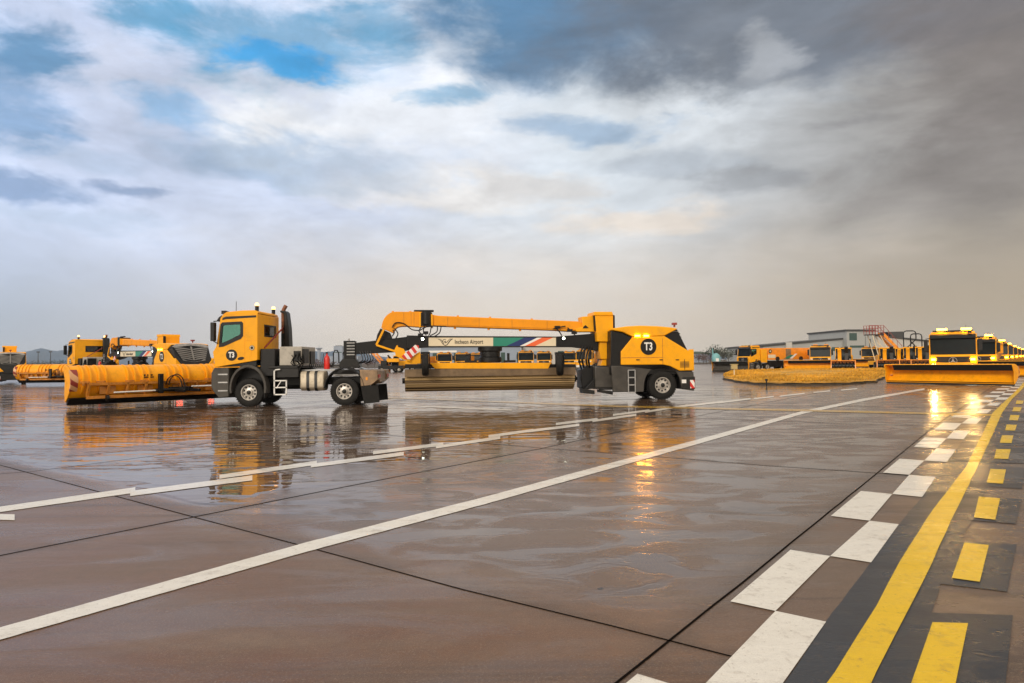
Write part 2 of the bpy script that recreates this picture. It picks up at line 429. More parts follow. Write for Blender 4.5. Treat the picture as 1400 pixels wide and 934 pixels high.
# ---------------------------------------------------------------- ground: wet concrete apron
K1a, K1b = G(0, 635), G(916, 876)
J1a, J1b = G(916, 875.4), G(1278, 582.5)
J2a, J2b = G(0, 760), G(1067, 547)
K2a, K2b = G(680, 607.5), G(1199.7, 647)
def half_plane(a, b, inside):
    d = (b - a); n = Vector((-d.y, d.x, 0)).normalized()
    if (inside - a).dot(n) < 0: n = -n
    return n, -a.dot(n)
def ground_material(name, kind='slab'):
    m = bpy.data.materials.new(name); m.use_nodes = True; t = m.node_tree; n = t.nodes; p = n['Principled BSDF']; lk = t.links.new
    tcn = n.new('ShaderNodeTexCoord'); P = tcn.outputs['Object']
    def s(x, q, i):
        if hasattr(x, 'is_output'): lk(x, q.inputs[i])
        else: q.inputs[i].default_value = x
    def mm(op, x, y=0.0, z=None):
        q = n.new('ShaderNodeMath'); q.operation = op; s(x, q, 0); s(y, q, 1)
        if z is not None: s(z, q, 2)
        return q.outputs[0]
    def sr(x, a, b, c=0.0, d=1.0, smooth=True):
        q = n.new('ShaderNodeMapRange'); q.interpolation_type = 'SMOOTHSTEP' if smooth else 'LINEAR'
        s(x, q, 0); q.inputs[1].default_value = a; q.inputs[2].default_value = b; s(c, q, 3); s(d, q, 4); return q.outputs[0]
    def nz(scale, detail=6, rough=.55, dist=0, sc=(1, 1, 1), rot=0, loc=(0, 0, 0)):
        mp = n.new('ShaderNodeMapping'); mp.inputs['Scale'].default_value = sc; mp.inputs['Rotation'].default_value = (0, 0, rot); mp.inputs['Location'].default_value = loc
        lk(P, mp.inputs[0]); q = n.new('ShaderNodeTexNoise'); lk(mp.outputs[0], q.inputs['Vector'])
        q.inputs['Scale'].default_value = scale; q.inputs['Detail'].default_value = detail; q.inputs['Roughness'].default_value = rough; q.inputs['Distortion'].default_value = dist
        return q.outputs[0]
    def mix(f, a, b, bl='MIX'):
        q = n.new('ShaderNodeMix'); q.data_type = 'RGBA'; q.blend_type = bl; s(f, q, 0)
        for i, v in ((6, a), (7, b)): s(v, q, i)
        return q.outputs[2]
    sp = n.new('ShaderNodeSeparateXYZ'); lk(P, sp.inputs[0])
    def hp(n_d):
        nn, dd = n_d
        return mm('ADD', mm('ADD', mm('MULTIPLY', sp.outputs[0], nn.x), mm('MULTIPLY', sp.outputs[1], nn.y)), dd)
    far = hp(half_plane(K1a, K1b, Vector((0, 30, 0))))          # metres beyond the first cross joint
    far2 = hp(half_plane(K2a, K2b, Vector((0, 60, 0))))
    left = hp(half_plane(J2a, J2b, Vector((-20, 20, 0))))       # metres beyond the second long joint
    right = hp(half_plane(J1a, J1b, Vector((20, 5, 0))))        # metres right of the edge joint
    zebra = hp(half_plane(G(0, 700), G(880, 562), Vector((-20, 30, 0))))
    big = nz(.11, 4, .5); mid = nz(.55, 6, .55, .5); film = nz(1.1, 5, .5, .8, (1.0, 1.9, 1), R(20)); fine_ = nz(9, 8, .7); grit = nz(170, 3, .7)
    jd = (J1b - J1a).normalized(); jang = math.atan2(jd.y, jd.x)
    streak = nz(1.2, 7, .62, .3, (.22, 2.4, 1), -jang)
    # -- base colour of the concrete (what it would be under any light)
    if kind == 'slab':
        col = mix(sr(mm('ADD', mm('MULTIPLY', big, .6), mm('MULTIPLY', mid, .4)), .38, .62), (.165, .074, .030, 1), (.25, .150, .088, 1))
        col = mix(mm('MULTIPLY', sr(mid, .4, .7), .5), col, (.140, .098, .070, 1))
        col = mix(mm('MULTIPLY', sr(streak, .48, .75), .35), col, (.22, .165, .125, 1))
        # slabs further out are greyer, older concrete
        col = mix(mm('MULTIPLY', sr(far, 0, 1.0), .5), col, (.14, .112, .092, 1))
        pits = sr(nz(3.1, 1, .4, loc=(3, 7, 0)), .79, .82)
        col = mix(pits, col, (.02, .015, .012, 1))
        JL = [(J1a, J1b), (J2a, J2b), (K1a, K1b), (K2a, K2b)]
        jn = nz(2.2, 8, .7, .6)
        for ja, jb in JL:
            q = mm('ABSOLUTE', hp(half_plane(ja, jb, Vector((50, 0, 0)))))
            stain = mm('MULTIPLY', sr(mm('ADD', q, mm('MULTIPLY', jn, .30)), .10, .36, 1.0, 0.0), .55)
            col = mix(stain, col, (.055, .034, .020, 1))
            pale = mm('MULTIPLY', sr(mm('ADD', q, mm('MULTIPLY', jn, .8)), .5, 1.1, 1.0, 0.0), .12)
            col = mix(pale, col, (.26, .20, .16, 1))
        tyre = nz(1.0, 4, .6, .2, (.035, 2.6, 1), -jang + .12)
        col = mix(mm('MULTIPLY', sr(tyre, .53, .66), .48), col, (.06, .042, .030, 1))
        sw_ = nz(.8, 7, .65, 1.2, (.35, 1.5, 1), -jang + .5)
        col = mix(mm('MULTIPLY', sr(sw_, .50, .70), .45), col, (.27, .195, .14, 1))
        oil = sr(nz(.9, 5, .65, .4, loc=(31, 5, 0)), .66, .74)
        col = mix(mm('MULTIPLY', oil, .4), col, (.05, .034, .024, 1))
        agg = nz(60, 2, .5)
        col = mix(mm('MULTIPLY', sr(agg, .60, .68), .35), col, (.34, .27, .21, 1))
        rk = sr(nz(1.7, 8, .7, 1.0, loc=(11, 2, 0)), .60, .75)
        col = mix(mm('MULTIPLY', rk, .35), col, (.07, .048, .035, 1))
    else:
        base = {'white': (.80, .77, .70, 1), 'yellow': (.80, .52, .015, 1), 'tar': (.045, .048, .055, 1), 'joint': (.006, .0045, .004, 1), 'orange': (.50, .30, .04, 1)}[kind]
        wear = {'white': (.34, .29, .24, 1), 'yellow': (.30, .19, .05, 1), 'tar': (.10, .08, .065, 1), 'joint': (.02, .015, .01, 1), 'orange': (.3, .2, .06, 1)}[kind]
        worn = mm('ADD', mm('ADD', mm('MULTIPLY', sr(nz(6, 10, .75), .52, .66), .40), mm('MULTIPLY', sr(nz(26, 10, .8, .5), .57, .62), .55)), mm('MULTIPLY', sr(streak, .5, .75), .3))
        col = mix(worn, base, wear)
    col = mix(.18, col, mix(1, col, fine_, 'MULTIPLY')) if kind != 'slab' else mix(mm('MULTIPLY', sr(fine_, .35, .65), .22), col, (.09, .065, .05, 1))
    col = mix(mm('MULTIPLY', sr(grit, .40, .60), .34 if kind == 'slab' else .12), col, (.03, .022, .016, 1))
    if kind == 'slab': col = mix(mm('MULTIPLY', sr(nz(70, 4, .7), .52, .66), .30), col, (.32, .245, .18, 1))
    # -- how wet: 0 damp, 1 standing water
    wob = mm('MULTIPLY', mm('SUBTRACT', mid, .5), 1.4)
    p1 = sr(mm('ADD', far, mm('MULTIPLY', wob, .25)), -.05, .5)
    p2 = sr(mm('ADD', left, mm('MULTIPLY', wob, .9)), -1.4, 1.0)
    p3 = sr(right, -.6, .6, 1.0, 0.0)
    away = sr(sp.outputs[1], 30, 48, 1.0, .62)
    region = mm('MULTIPLY', mm('MULTIPLY', p1, p3), away)
    inner = mm('MULTIPLY', region, p2)                            # lying water beyond the second joint
    fs = sr(film, .43, .57)
    wetf = mm('MULTIPLY', region, mm('ADD', .26, mm('MULTIPLY', fs, .50)))
    wet = mm('MAXIMUM', wetf, mm('MULTIPLY', inner, sr(mm('ADD', mm('MULTIPLY', big, .3), mm('MULTIPLY', nz(.5, 5, .6, .6, (.6, 1.6, 1), -jang), .7)), .40, .50, .55, 1.0)))
    shine_r = mm('MULTIPLY', sr(right, .2, 2.0), sr(nz(1.4, 7, .6, .8), .42, .60))
    wet = mm('MAXIMUM', wet, mm('MULTIPLY', shine_r, .66))
    sheen = mm('MULTIPLY', mm('ADD', sr(nz(.7, 6, .6, .8, (.5, 1.4, 1), -jang, (5, 9, 0)), .44, .62), .25), .36)
    wet = mm('MAXIMUM', wet, sheen)
    damp = mm('ADD', .36, mm('ADD', mm('MULTIPLY', mm('SUBTRACT', mid, .5), .5), mm('MULTIPLY', mm('SUBTRACT', streak, .5), .5)))
    rough = sr(wet, 0.0, .45, damp, .24, False)
    rough = sr(wet, .45, .80, rough, .105, False)
    rough = sr(wet, .78, .97, rough, .022, False)
    if kind in ('white', 'yellow', 'orange'):
        rough = mm('MAXIMUM', rough, .16)
    col = mix(mm('MULTIPLY', wet, .35), col, mix(1, col, (.42, .40, .40, 1), 'MULTIPLY')) if kind == 'slab' else col
    if kind == 'joint': rough = mm('MAXIMUM', rough, .8)
    lk(col, p.inputs['Base Color']); lk(rough, p.inputs['Roughness'])
    p.inputs['IOR'].default_value = 1.36 if kind == 'slab' else 1.33
    lk(sr(wet, 0, .5, .26, .52) if kind == 'slab' else (sr(wet, 0, .8, .30, .34) if kind != 'joint' else sr(wet, 0, 1, .02, .03)), p.inputs['Specular IOR Level'])
    # -- relief: brushed grit where damp, wind ripples where water lies
    rip = nz(1.35, 2, .45, .5, (.42, 1.6, 1), R(-10)); rip2 = nz(4.0, 2, .5, .3, (.45, 1.4, 1), R(-16))
    hgt = mm('MULTIPLY', mm('ADD', mm('MULTIPLY', rip, .012), mm('MULTIPLY', rip2, .0022)), sr(wet, .70, .95, .06, 1.0))
    hgt = mm('ADD', hgt, mm('MULTIPLY', grit, sr(wet, .1, .75, .0016, 0.0)))
    hgt = mm('ADD', hgt, mm('MULTIPLY', fine_, sr(wet, .1, .8, .004, 0.0)))
    bp = n.new('ShaderNodeBump'); bp.inputs['Strength'].default_value = 1; bp.inputs['Distance'].default_value = 1
    lk(hgt, bp.inputs['Height']); lk(bp.outputs[0], p.inputs['Normal'])
    return m
GM = {k: ground_material('wet_concrete' if k == 'slab' else k + '_on_concrete', k) for k in ('slab', 'white', 'yellow', 'tar', 'joint', 'orange')}
structure('ground', MB().quad((-6000, -300, 0), (6000, -300, 0), (6000, 9000, 0), (-6000, 9000, 0)), GM['slab'])

def subdiv(pts, step=1.5):
    out = [pts[0]]
    for a, b in zip(pts, pts[1:]):
        k = max(1, int((b - a).length / step))
        out += [a.lerp(b, i / k) for i in range(1, k + 1)]
    return out
def band(pts, w, z, mb=None, jitter=0.0, close=None):
    """a painted strip of real width w along ground points"""
    mb = mb or MB(); pts = [Vector((p[0], p[1], 0)) for p in pts]
    L_, R_ = [], []
    for i, p in enumerate(pts):
        d = (pts[min(i + 1, len(pts) - 1)] - pts[max(i - 1, 0)]).normalized(); nn = Vector((-d.y, d.x, 0))
        j = random.uniform(-jitter, jitter)
        L_.append(mb.b.verts.new((p + nn * (w / 2 + j) + Vector((0, 0, z))))); R_.append(mb.b.verts.new(p - nn * (w / 2 - j) + Vector((0, 0, z))))
    for i in range(len(pts) - 1): mb._f([R_[i], R_[i + 1], L_[i + 1], L_[i]])
    return mb
def ext(a, b, m0, m1):
    d = (b - a).normalized(); return a - d * m0, b + d * m1
# slab joints
def joint(pts_px, w=.022, m0=0, m1=0):
    P_ = [G(*q) for q in pts_px]
    P_[0], _ = ext(P_[0], P_[1], m0, 0); _, P_[-1] = ext(P_[-2], P_[-1], 0, m1)
    structure('slab_joint', band(subdiv(P_, .5), w, .003, jitter=.003), GM['joint'])
joint([(916, 875.4), (1011, 800), (1199.7, 646.6), (1278, 582.5), (1335, 543.6)], .018, 6, 30)
joint([(0, 760), (265, 707), (450, 670), (737, 614), (848, 590), (953, 569), (1067, 547)], .024, 15, 40)
joint([(0, 636), (152, 677), (417.7, 747.6), (631, 806), (838, 856.5), (1080, 918)], .017, 30, 8)
joint([(613, 602), (749, 613.5), (929, 627), (1046.5, 636.7), (1199.7, 647), (1400, 662)], .024, 30, 10)
joint([(800, 563), (947, 572), (1067, 576.5), (1278, 583), (1400, 587)], .03, 40, 10)
joint([(300, 566), (620, 548)], .03, 30, 30)
joint([(0, 648), (42, 645), (300, 612), (560, 580)], .02, 20, 0)
joint([(1150, 556), (1305, 558)], .05, 20, 10)
# painted lines
def vband(name, pts, key, z=.006):
    """pts: (px, py, visible thickness) -> strip with its own ground outline"""
    mb = MB(); A, B = [], []
    full = []
    for (a, b) in zip(pts, pts[1:]):
        k = max(1, int(abs(b[0] - a[0]) / 12))
        full += [tuple(a[i] + (b[i] - a[i]) * j / k for i in range(3)) for j in range(k)]
    full.append(pts[-1])
    for x, y, t in full:
        e = 1 + random.uniform(-.03, .03)
        A.append(mb.b.verts.new(G(x, y - t / 2 * e) + Vector((0, 0, z)))); B.append(mb.b.verts.new(G(x, y + t / 2 * e) + Vector((0, 0, z))))
    for i in range(len(full) - 1): mb._f([B[i], B[i + 1], A[i + 1], A[i]])
    return structure(name, mb, GM[key])
vband('white_line', [(-60, 884.5, 18), (0, 867.5, 17), (420, 748.5, 13), (661, 685.5, 10), (860, 630.5, 7.5), (950, 605.5, 6.4), (1100, 563.5, 4.2), (1180, 547, 3.4), (1264, 532, 2.2)], 'white')
vband('yellow_line', [(500, 543, 1.5), (680, 549.5, 1.8), (848, 556, 2.2), (1100, 561.5, 2.5), (1285, 566, 2.6), (1360, 568, 2.6)], 'orange', .0085)
vband('thin_white_line', [(556, 555, 1.2), (628, 558, 1.6), (700, 561, 1.8)], 'white')
zz = [(-70, 705.5, 20, 708, 8), (-30, 701.5, 185, 670.5, 7.5), (178, 675.5, 345, 654, 7), (300, 652.5, 433, 633.2, 5.6), (425, 637.3, 552, 620.8, 5), (510, 619.6, 606, 607.6, 4.4), (596, 611.6, 684, 598.6, 4), (668, 597, 729, 588.6, 3.6),
      (722, 590, 792, 581.3, 3.4), (760, 580, 817, 573.4, 3.2), (810, 576, 870, 567.3, 3), (838, 567.8, 888, 561.3, 2.8), (882, 563.5, 940, 554.3, 2.6), (930, 556, 988, 549.6, 2.4), (982, 551, 1026, 545.4, 2), (1031, 545.3, 1058, 542.4, 1.8),
      (1066, 542, 1100, 538, 1.6), (1112, 536.8, 1135, 534.6, 1.5), (1150, 533.6, 1172, 531.5, 1.3)]
for x0, y0, x1, y1, t in zz:
    vband('zigzag_dash', [(x0, y0, t), (x1, y1, t)], 'white', .006 + .0006 * (zz.index((x0, y0, x1, y1, t)) % 3))
def edges(name, Lp, Rp, key, z, n=30):
    """strip between two outlines given top to bottom"""
    def resample(P_):
        W_ = [G(*q) for q in P_]; out = []
        for a, b in zip(W_, W_[1:]): out += [a.lerp(b, i / 6) for i in range(6)]
        return out + [W_[-1]]
    A, B = resample(Lp), resample(Rp)
    la = [0]; lb = [0]
    for a, b in zip(A, A[1:]): la.append(la[-1] + (b - a).length)
    for a, b in zip(B, B[1:]): lb.append(lb[-1] + (b - a).length)
    def at(P_, l_, t):
        t *= l_[-1]
        for i in range(len(P_) - 1):
            if t <= l_[i + 1] + 1e-9: return P_[i].lerp(P_[i + 1], (t - l_[i]) / max(1e-9, l_[i + 1] - l_[i]))
        return P_[-1]
    mb = MB(); k = n * 3
    va = [mb.b.verts.new(at(A, la, i / k) + Vector((random.uniform(-.006, .006), 0, z))) for i in range(k + 1)]
    vb = [mb.b.verts.new(at(B, lb, i / k) + Vector((random.uniform(-.006, .006), 0, z))) for i in range(k + 1)]
    for i in range(k): mb._f([va[i], vb[i], vb[i + 1], va[i + 1]])
    return structure(name, mb, GM[key])
Lc = [(962 - 107 - 60, 985), (855, 936), (997, 825), (1084, 750), (1134.5, 707.5), (1207.6, 646.6), (1248.8, 612), (1277, 587), (1312, 563), (1351, 538.8), (1382, 521), (1389, 510), (1396, 503), (1399, 498)]
Mc = [(925, 985), (965, 936), (1062, 835), (1139, 757.4), (1190, 712), (1221, 675), (1243, 650), (1265, 629), (1294, 600), (1311, 582), (1338, 562), (1368, 541), (1391, 523), (1396, 510), (1401, 503.5), (1403, 498.5)]
Rc = [(1030, 990), (1071, 936), (1141, 835), (1192, 769), (1233, 712), (1261, 680), (1282, 649.3), (1308.5, 613), (1327, 588), (1352, 563), (1381, 543), (1402, 525), (1406, 511), (1408, 504), (1408, 499)]
# black backing of the yellow edge line
edges('black_line_backing', Rc[:1] + Rc[1:10], [(1215, 990), (1245, 936), (1287, 797), (1323.6, 721), (1349, 670.8), (1368, 620), (1380, 590), (1392, 563)], 'tar', .004)
edges('yellow_edge_line', [(1095, 985), (1131, 936), (1180, 860.7), (1239, 755), (1277, 696), (1319.4, 641), (1342.6, 595), (1357, 565), (1377.5, 545.5), (1390, 534), (1402, 520)],
      [(1168, 985), (1190.7, 934), (1209.7, 898.6), (1264.6, 793), (1302.5, 708.8), (1336, 640), (1357, 595), (1370, 565), (1384, 545.5), (1396, 534), (1408, 520)], 'yellow', .009)
def inter(P_, o, d):
    for a, b in zip(P_, P_[1:]):
        e = b - a; den = d.x * e.y - d.y * e.x
        if abs(den) < 1e-9: continue
        w_ = a - o; s_ = (w_.x * d.y - w_.y * d.x) / den * 1.0
        s_ = (d.x * (o.y - a.y) - d.y * (o.x - a.x)) / (d.x * e.y - d.y * e.x)
        if -1e-6 <= s_ <= 1 + 1e-6: return a + e * s_
    return None
Lw, Mw, Rw = [[G(*q) for q in P_] for P_ in (Lc[1:], Mc[1:], Rc[1:])]
for P_ in (Lw, Mw, Rw):
    d_ = (P_[2] - P_[0]).normalized(); P_.insert(0, P_[0] - d_ * 4)
kd = (K1b - K1a).normalized()
rows = []
ys = [936 + 60, 831, 759.5, 712.5, 676, 649.5, 629.5, 613.3, 599.5, 588, 577.5]
def on_M(d):
    for a, b in zip(Mw, Mw[1:]):
        if a.y <= d <= b.y: return a.lerp(b, (d - a.y) / (b.y - a.y))
dM = [2.3, 3.52, 4.62, 5.87, 7.11, 8.47, 9.82, 11.15, 12.6, 14.1, 15.6, 17.2]
while dM[-1] < 95: dM.append(dM[-1] + 1.5)
mbc = MB(); prev = None
for k, d in enumerate(dM):
    m_ = on_M(d)
    if m_ is None: continue
    kdd = (Vector((kd.x, kd.y, 0)) if d < 25 else Vector((1, -.25, 0)))
    row = (inter(Lw, m_, kdd), m_, inter(Rw, m_, kdd))
    if prev and None not in row and None not in prev[1]:
        i0 = 1 if (k % 2 == 0) else 0       # which column is white
        q = [prev[1][i0], prev[1][i0 + 1], row[i0 + 1], row[i0]]
        mbc.quad(*[v + Vector((0, 0, .0075)) for v in q])
    prev = (k, row)
structure('checkerboard_marking', mbc, GM['white'])
# yellow dashes on their black pads
dashes = [((1275, 853), (1323.6, 854.3), (1305, 945), (1243, 945)), ((1318.6, 743.4), (1352, 746.8), (1339.7, 797.4), (1301.3, 792)), ((1338.4, 680), (1367.5, 682.6), (1360.8, 712), (1331.6, 708.8)),
          ((1354, 642), (1375.5, 643), (1371.3, 662.4), (1349, 661)), ((1362.4, 615), (1381.9, 615), (1378.5, 628.6), (1359, 627.8)), ((1370, 595.8), (1385.6, 596), (1383, 606.6), (1367, 606.2)),
          ((1376.4, 581), (1390.3, 581.4), (1387.8, 589.4), (1374.3, 589)), ((1381.4, 567.8), (1394, 568.3), (1391.6, 575.5), (1379.7, 575)), ((1386, 557), (1397, 557.3), (1395, 563), (1384, 562.8)), ((1390, 548), (1400, 548.2), (1398, 552.8), (1388.5, 552.6))]
pads = [((1245, 838), (1385, 842), (1372, 960), (1200, 960)), ((1292, 741), (1390, 745), (1377, 810), (1284, 799)), ((1323.6, 679.5), (1397, 683), (1389, 717), (1318, 711)), ((1347, 637), (1402, 640), (1397, 669), (1340, 665)),
        ((1356, 612), (1408, 612), (1403, 634), (1351, 633)), ((1365, 592), (1412, 592), (1408, 610), (1359, 610)), ((1371, 578), (1414, 578), (1410, 591), (1366, 591)), ((1378, 565), (1418, 565), (1414, 577), (1372, 577))]
for q in dashes: structure('yellow_dash', MB().quad(*[G(*p_) + Vector((0, 0, .011)) for p_ in q]), GM['yellow'])
for q in pads: structure('black_dash_backing', MB().quad(*[G(*p_) + Vector((0, 0, .0055)) for p_ in q]), GM['tar'])
# ---------------------------------------------------------------- vehicles
def add_wheel(root, x, y, r=.565, w=.36, side=-1, rr=None):
    """side -1: outer face towards -y"""
    rr = rr or r * .56
    f = side * w / 2
    hub = MB()
    hub.lathe([(rr, f * .90), (rr, f * 1.02), (rr * .92, f * 1.02), (rr * .86, f * .55), (rr * .82, f * .5), (rr * .82, f * .42), (rr, f * .42)], (x, y, r), n=32, close=True)
    hub.lathe([(rr * .60, f * .40), (rr * .60, f * .56), (rr * .42, f * .62), (rr * .40, f * .95), (rr * .27, f * 1.0), (rr * .27, f * .40)], (x, y, r), n=24, close=True)
    for k in range(10):
        mt = Matrix.Translation((x, y, r)) @ Matrix.Rotation(2 * math.pi * k / 10, 4, 'Y')
        hub.box(rr * .55, rr * .86, min(f * .40, f * .54), max(f * .40, f * .54), -rr * .10, rr * .10, mt)
    wh = hub.build('wheel', MAT['rim'], root, smooth=30)
    hc = MB().lathe([(rr * .95, f * .30), (rr * .95, f * .38), (rr * .28, f * .38), (rr * .28, f * 1.04), (rr * .2, f * 1.14), (0, f * 1.15)], (x, y, r), n=24)
    hc.build('hub', MAT['dark'], wh)
    ty = MB(); h = w / 2
    ty.lathe([(rr, -h * .9), (rr * 1.12, -h), (r * .86, -h), (r * .97, -h * .86), (r, -h * .6), (r, -h * .25), (r * .985, -h * .22), (r * .985, -h * .12), (r, -h * .08), (r, h * .08), (r * .985, h * .12), (r * .985, h * .22), (r, h * .25), (r, h * .6), (r * .97, h * .86), (r * .86, h), (rr * 1.12, h), (rr, h * .9)], (x, y, r), n=40, close=True)
    for k in range(36):                       # shoulder lugs
        a = 2 * math.pi * k / 36
        for sy in (-1, 1):
            mt = Matrix.Translation((x, y, r)) @ Matrix.Rotation(a, 4, 'Y')
            ty.box(r * .955, r * 1.012, sy * h * .55 - h * .42 if sy < 0 else h * .55 - h * .1, sy * h * .55 + h * .1 if sy < 0 else h * .55 + h * .42, -.018, .022, mt)
    ty.build('tyre', MAT['rubber'], wh, smooth=30)
    return wh

def disc(name, root, x, y, z, r, num, face=-1, sx=.72, size=None):
    d = MB().cyl((x, y, z), (x, y + face * .008, z), r, n=36).build(name, MAT['black'], root)
    mt = Matrix.Translation((x, y + face * .013, z)) @ (Matrix.Identity(4) if face < 0 else Matrix.Rotation(math.pi, 4, 'Z')) @ FACE_CAM
    text_mesh('number', num, MAT['white'], d, size or r * 1.32, mt, sx=sx, bold=.012, thick=.003)
    return d

def build_cab(root, dz=0.0, num='T3', beacons=True, lit=True, star=True):
    """short cab; nose towards -x, local metres; floor height moved by dz"""
    Z = lambda pts: [(x, z + dz) for x, z in pts]
    outer = Z([(-1.35, 1.58), (-1.43, 2.19), (-1.30, 2.42), (-1.13, 3.54), (-1.03, 3.69), (.35, 3.72), (.35, 1.86), (.28, 1.83)])
    win = Z([(-1.15, 2.44), (-1.08, 3.26), (-1.02, 3.31), (-.30, 3.34), (-.26, 3.28), (-.26, 2.86), (-.34, 2.76), (-.6, 2.64), (-1.0, 2.45)])
    b = MB()
    b.prism(outer, -1.25, -1.19, holes=[win]); b.prism(outer, 1.19, 1.25, holes=[win])
    # rear wall with window, lower front panel, header
    rw = [(-1.25 + .065, 1.86 + dz), (1.185, 1.86 + dz), (1.185, 3.70 + dz), (-1.185, 3.70 + dz)]
    hole = [(-.45, 2.86 + dz), (.85, 2.86 + dz), (.85, 3.26 + dz), (-.45, 3.26 + dz)]
    b.prism(rw, .29, .345, axis='x', holes=[hole])
    b.prism(Z([(-1.345, 1.59), (-1.425, 2.19), (-1.295, 2.41), (-1.22, 2.41), (-1.34, 2.17), (-1.27, 1.59)]), -1.188, 1.188)
    b.prism(Z([(-1.15, 3.42), (-1.12, 3.53), (-1.03, 3.68), (-.9, 3.68), (-1.08, 3.42)]), -1.188, 1.188)
    body = b.build('cab', MAT['yellow'], root, bevel=.022)
    rf = MB().prism(Z([(-1.06, 3.70), (-.92, 3.79), (-.3, 3.845), (.2, 3.85), (.33, 3.80), (.35, 3.722), (-1.03, 3.692)]), -1.16, 1.16).build('roof', MAT['yellow'], body, bevel=.03)
    # floor, dash, seats: seen through the glass
    MB().box(-1.26, .28, -1.18, 1.18, 1.62 + dz, 1.9 + dz).box(-1.2, -.85, -1.15, 1.15, 1.9 + dz, 2.5 + dz).build('interior', MAT['black'], body)
    for sy in (-.55, .55):
        seat = MB()
        seat.box(-.55, -.05, sy - .25, sy + .25, 2.1 + dz, 2.3 + dz).box(-.15, .02, sy - .24, sy + .24, 2.25 + dz, 3.0 + dz).box(-.12, -.02, sy - .13, sy + .13, 3.02 + dz, 3.22 + dz)
        seat.build('seat', MAT['dark'], body, bevel=.03)
    sw = MB(); sw.tube([(-.72 + .16 * math.cos(a) * .35, -.55 + .23 * math.sin(a), 2.62 + dz + .2 * math.cos(a)) for a in [2 * math.pi * k / 20 for k in range(21)]], .018)
    sw.bar((-.9, -.55, 2.45 + dz), (-.72, -.55, 2.6 + dz), .05); sw.build('steering_wheel', MAT['black'], body)
    wr = Z([(-1.15, 2.44), (-1.08, 3.26), (-1.02, 3.31), (-.30, 3.34), (-.26, 3.28), (-.26, 2.86), (-.34, 2.76), (-.6, 2.64), (-1.0, 2.45)])
    for sy in (-1, 1):
        MB().prism(wr, sy * 1.215, sy * 1.222).build('side_window', MAT['sideglass'], body)
        fr = MB()
        wi = Z([(-1.10, 2.55), (-1.04, 3.22), (-.98, 3.26), (-.36, 3.28), (-.33, 3.24), (-.33, 2.90), (-.42, 2.84), (-.66, 2.72), (-.96, 2.58)])
        fr.prism(Z([(-1.19, 2.38), (-1.12, 3.30), (-1.05, 3.37), (-.28, 3.40), (-.22, 3.33), (-.22, 2.82), (-.31, 2.70), (-.60, 2.58), (-1.0, 2.40)]), sy * 1.252, sy * 1.262, holes=[wi])
        fr.build('window_frame', MAT['black'], body)
    MB().quad((.325, -.45, 2.86 + dz), (.325, .85, 2.86 + dz), (.325, .85, 3.26 + dz), (.325, -.45, 3.26 + dz)).build('rear_window', MAT['glass'], body)
    MB().prism([(-.50, 2.81 + dz), (.90, 2.81 + dz), (.90, 3.31 + dz), (-.50, 3.31 + dz)], .347, .357, axis='x', holes=[[(-.43, 2.88 + dz), (.83, 2.88 + dz), (.83, 3.24 + dz), (-.43, 3.24 + dz)]]).build('rear_window_frame', MAT['black'], body)
    MB().prism([(-1.285, 2.42 + dz), (-1.125, 3.42 + dz), (-1.11, 3.42 + dz), (-1.27, 2.42 + dz)], -1.18, 1.18).build('windshield', MAT['glassdark'], body)
    vis = MB().prism(Z([(-1.14, 3.48), (-1.2, 3.40), (-1.32, 3.42), (-1.22, 3.58), (-1.1, 3.66)]), -1.2, 1.2)
    vis.build('sun_visor', MAT['black'], body, bevel=.01)
    gr = MB()
    for k in range(4): gr.box(-1.46, -1.37, -.85, .85, 1.66 + dz + k * .16, 1.76 + dz + k * .16)
    gr.box(-1.42, -1.3, -.9, .9, 1.60 + dz, 2.28 + dz); gr.build('grille', MAT['dark'], body, bevel=.008)
    if star:
        st = MB(); c0 = Vector((-1.49, 0, 2.02 + dz))
        for a in (90, 210, 330):
            d_ = Vector((0, math.cos(R(a)), math.sin(R(a)))) * .2; n_ = Vector((0, -math.sin(R(a)), math.cos(R(a)))) * .035
            st.b.faces.new([st.b.verts.new(c0 + q) for q in (n_, d_, -n_)])
        st.tube([c0 + Vector((0, .21 * math.cos(t_), .21 * math.sin(t_))) for t_ in [2 * math.pi * k / 24 for k in range(25)]], .014)
        st.build('emblem', MAT['steel'], body)
    # bumper, skirts, arches
    bmp = MB().prism(Z([(-1.42, .62), (-1.5, .8), (-1.5, 1.35), (-1.38, 1.56), (-.80, 1.56), (-.80, .40), (-1.2, .36)]), -1.24, 1.24).build('bumper', MAT['grey'], root, bevel=.03)
    stp = MB()
    for z_ in (.62, .95, 1.27): stp.box(-1.22, -.84, -1.262, -1.20, z_ + dz * .6, z_ + .05 + dz * .6)
    for z_ in (.62, .95, 1.27): stp.box(-1.22, -.84, 1.20, 1.262, z_ + dz * .6, z_ + .05 + dz * .6)
    stp.build('step', MAT['steel'], bmp)
    for sy in (-.92, .92):
        MB().box(-1.525, -1.49, sy - .24, sy + .24, .95 + dz * .5, 1.28 + dz * .5).build('headlight', MAT['lamp_white'] if lit == 2 else MAT['lens_clear'], bmp, bevel=.02)
    for sy in (-1, 1):
        ar = []
        for k in range(17):
            a = R(-12 + 204 * k / 16); ar.append((.74 * math.cos(a) - .04, .72 + .98 * max(math.sin(a), -.4) * (.97)))
        ai = [(x_ * .88 - .01, .72 + (z_ - .72) * .88) for x_, z_ in ar]
        MB().prism([(x_, z_ + dz * .35) for x_, z_ in ar + ai[::-1]], sy * 1.255, sy * .80).build('fender', MAT['grey'], root, bevel=.015)
        MB().box(.58, .63, sy * 1.2, sy * .85, .35, .9).build('mudflap', MAT['rubber'], root)
        # mirror
        mr = MB().box(-1.42, -1.26, sy * 1.30, sy * 1.52, 2.62 + dz, 3.36 + dz)
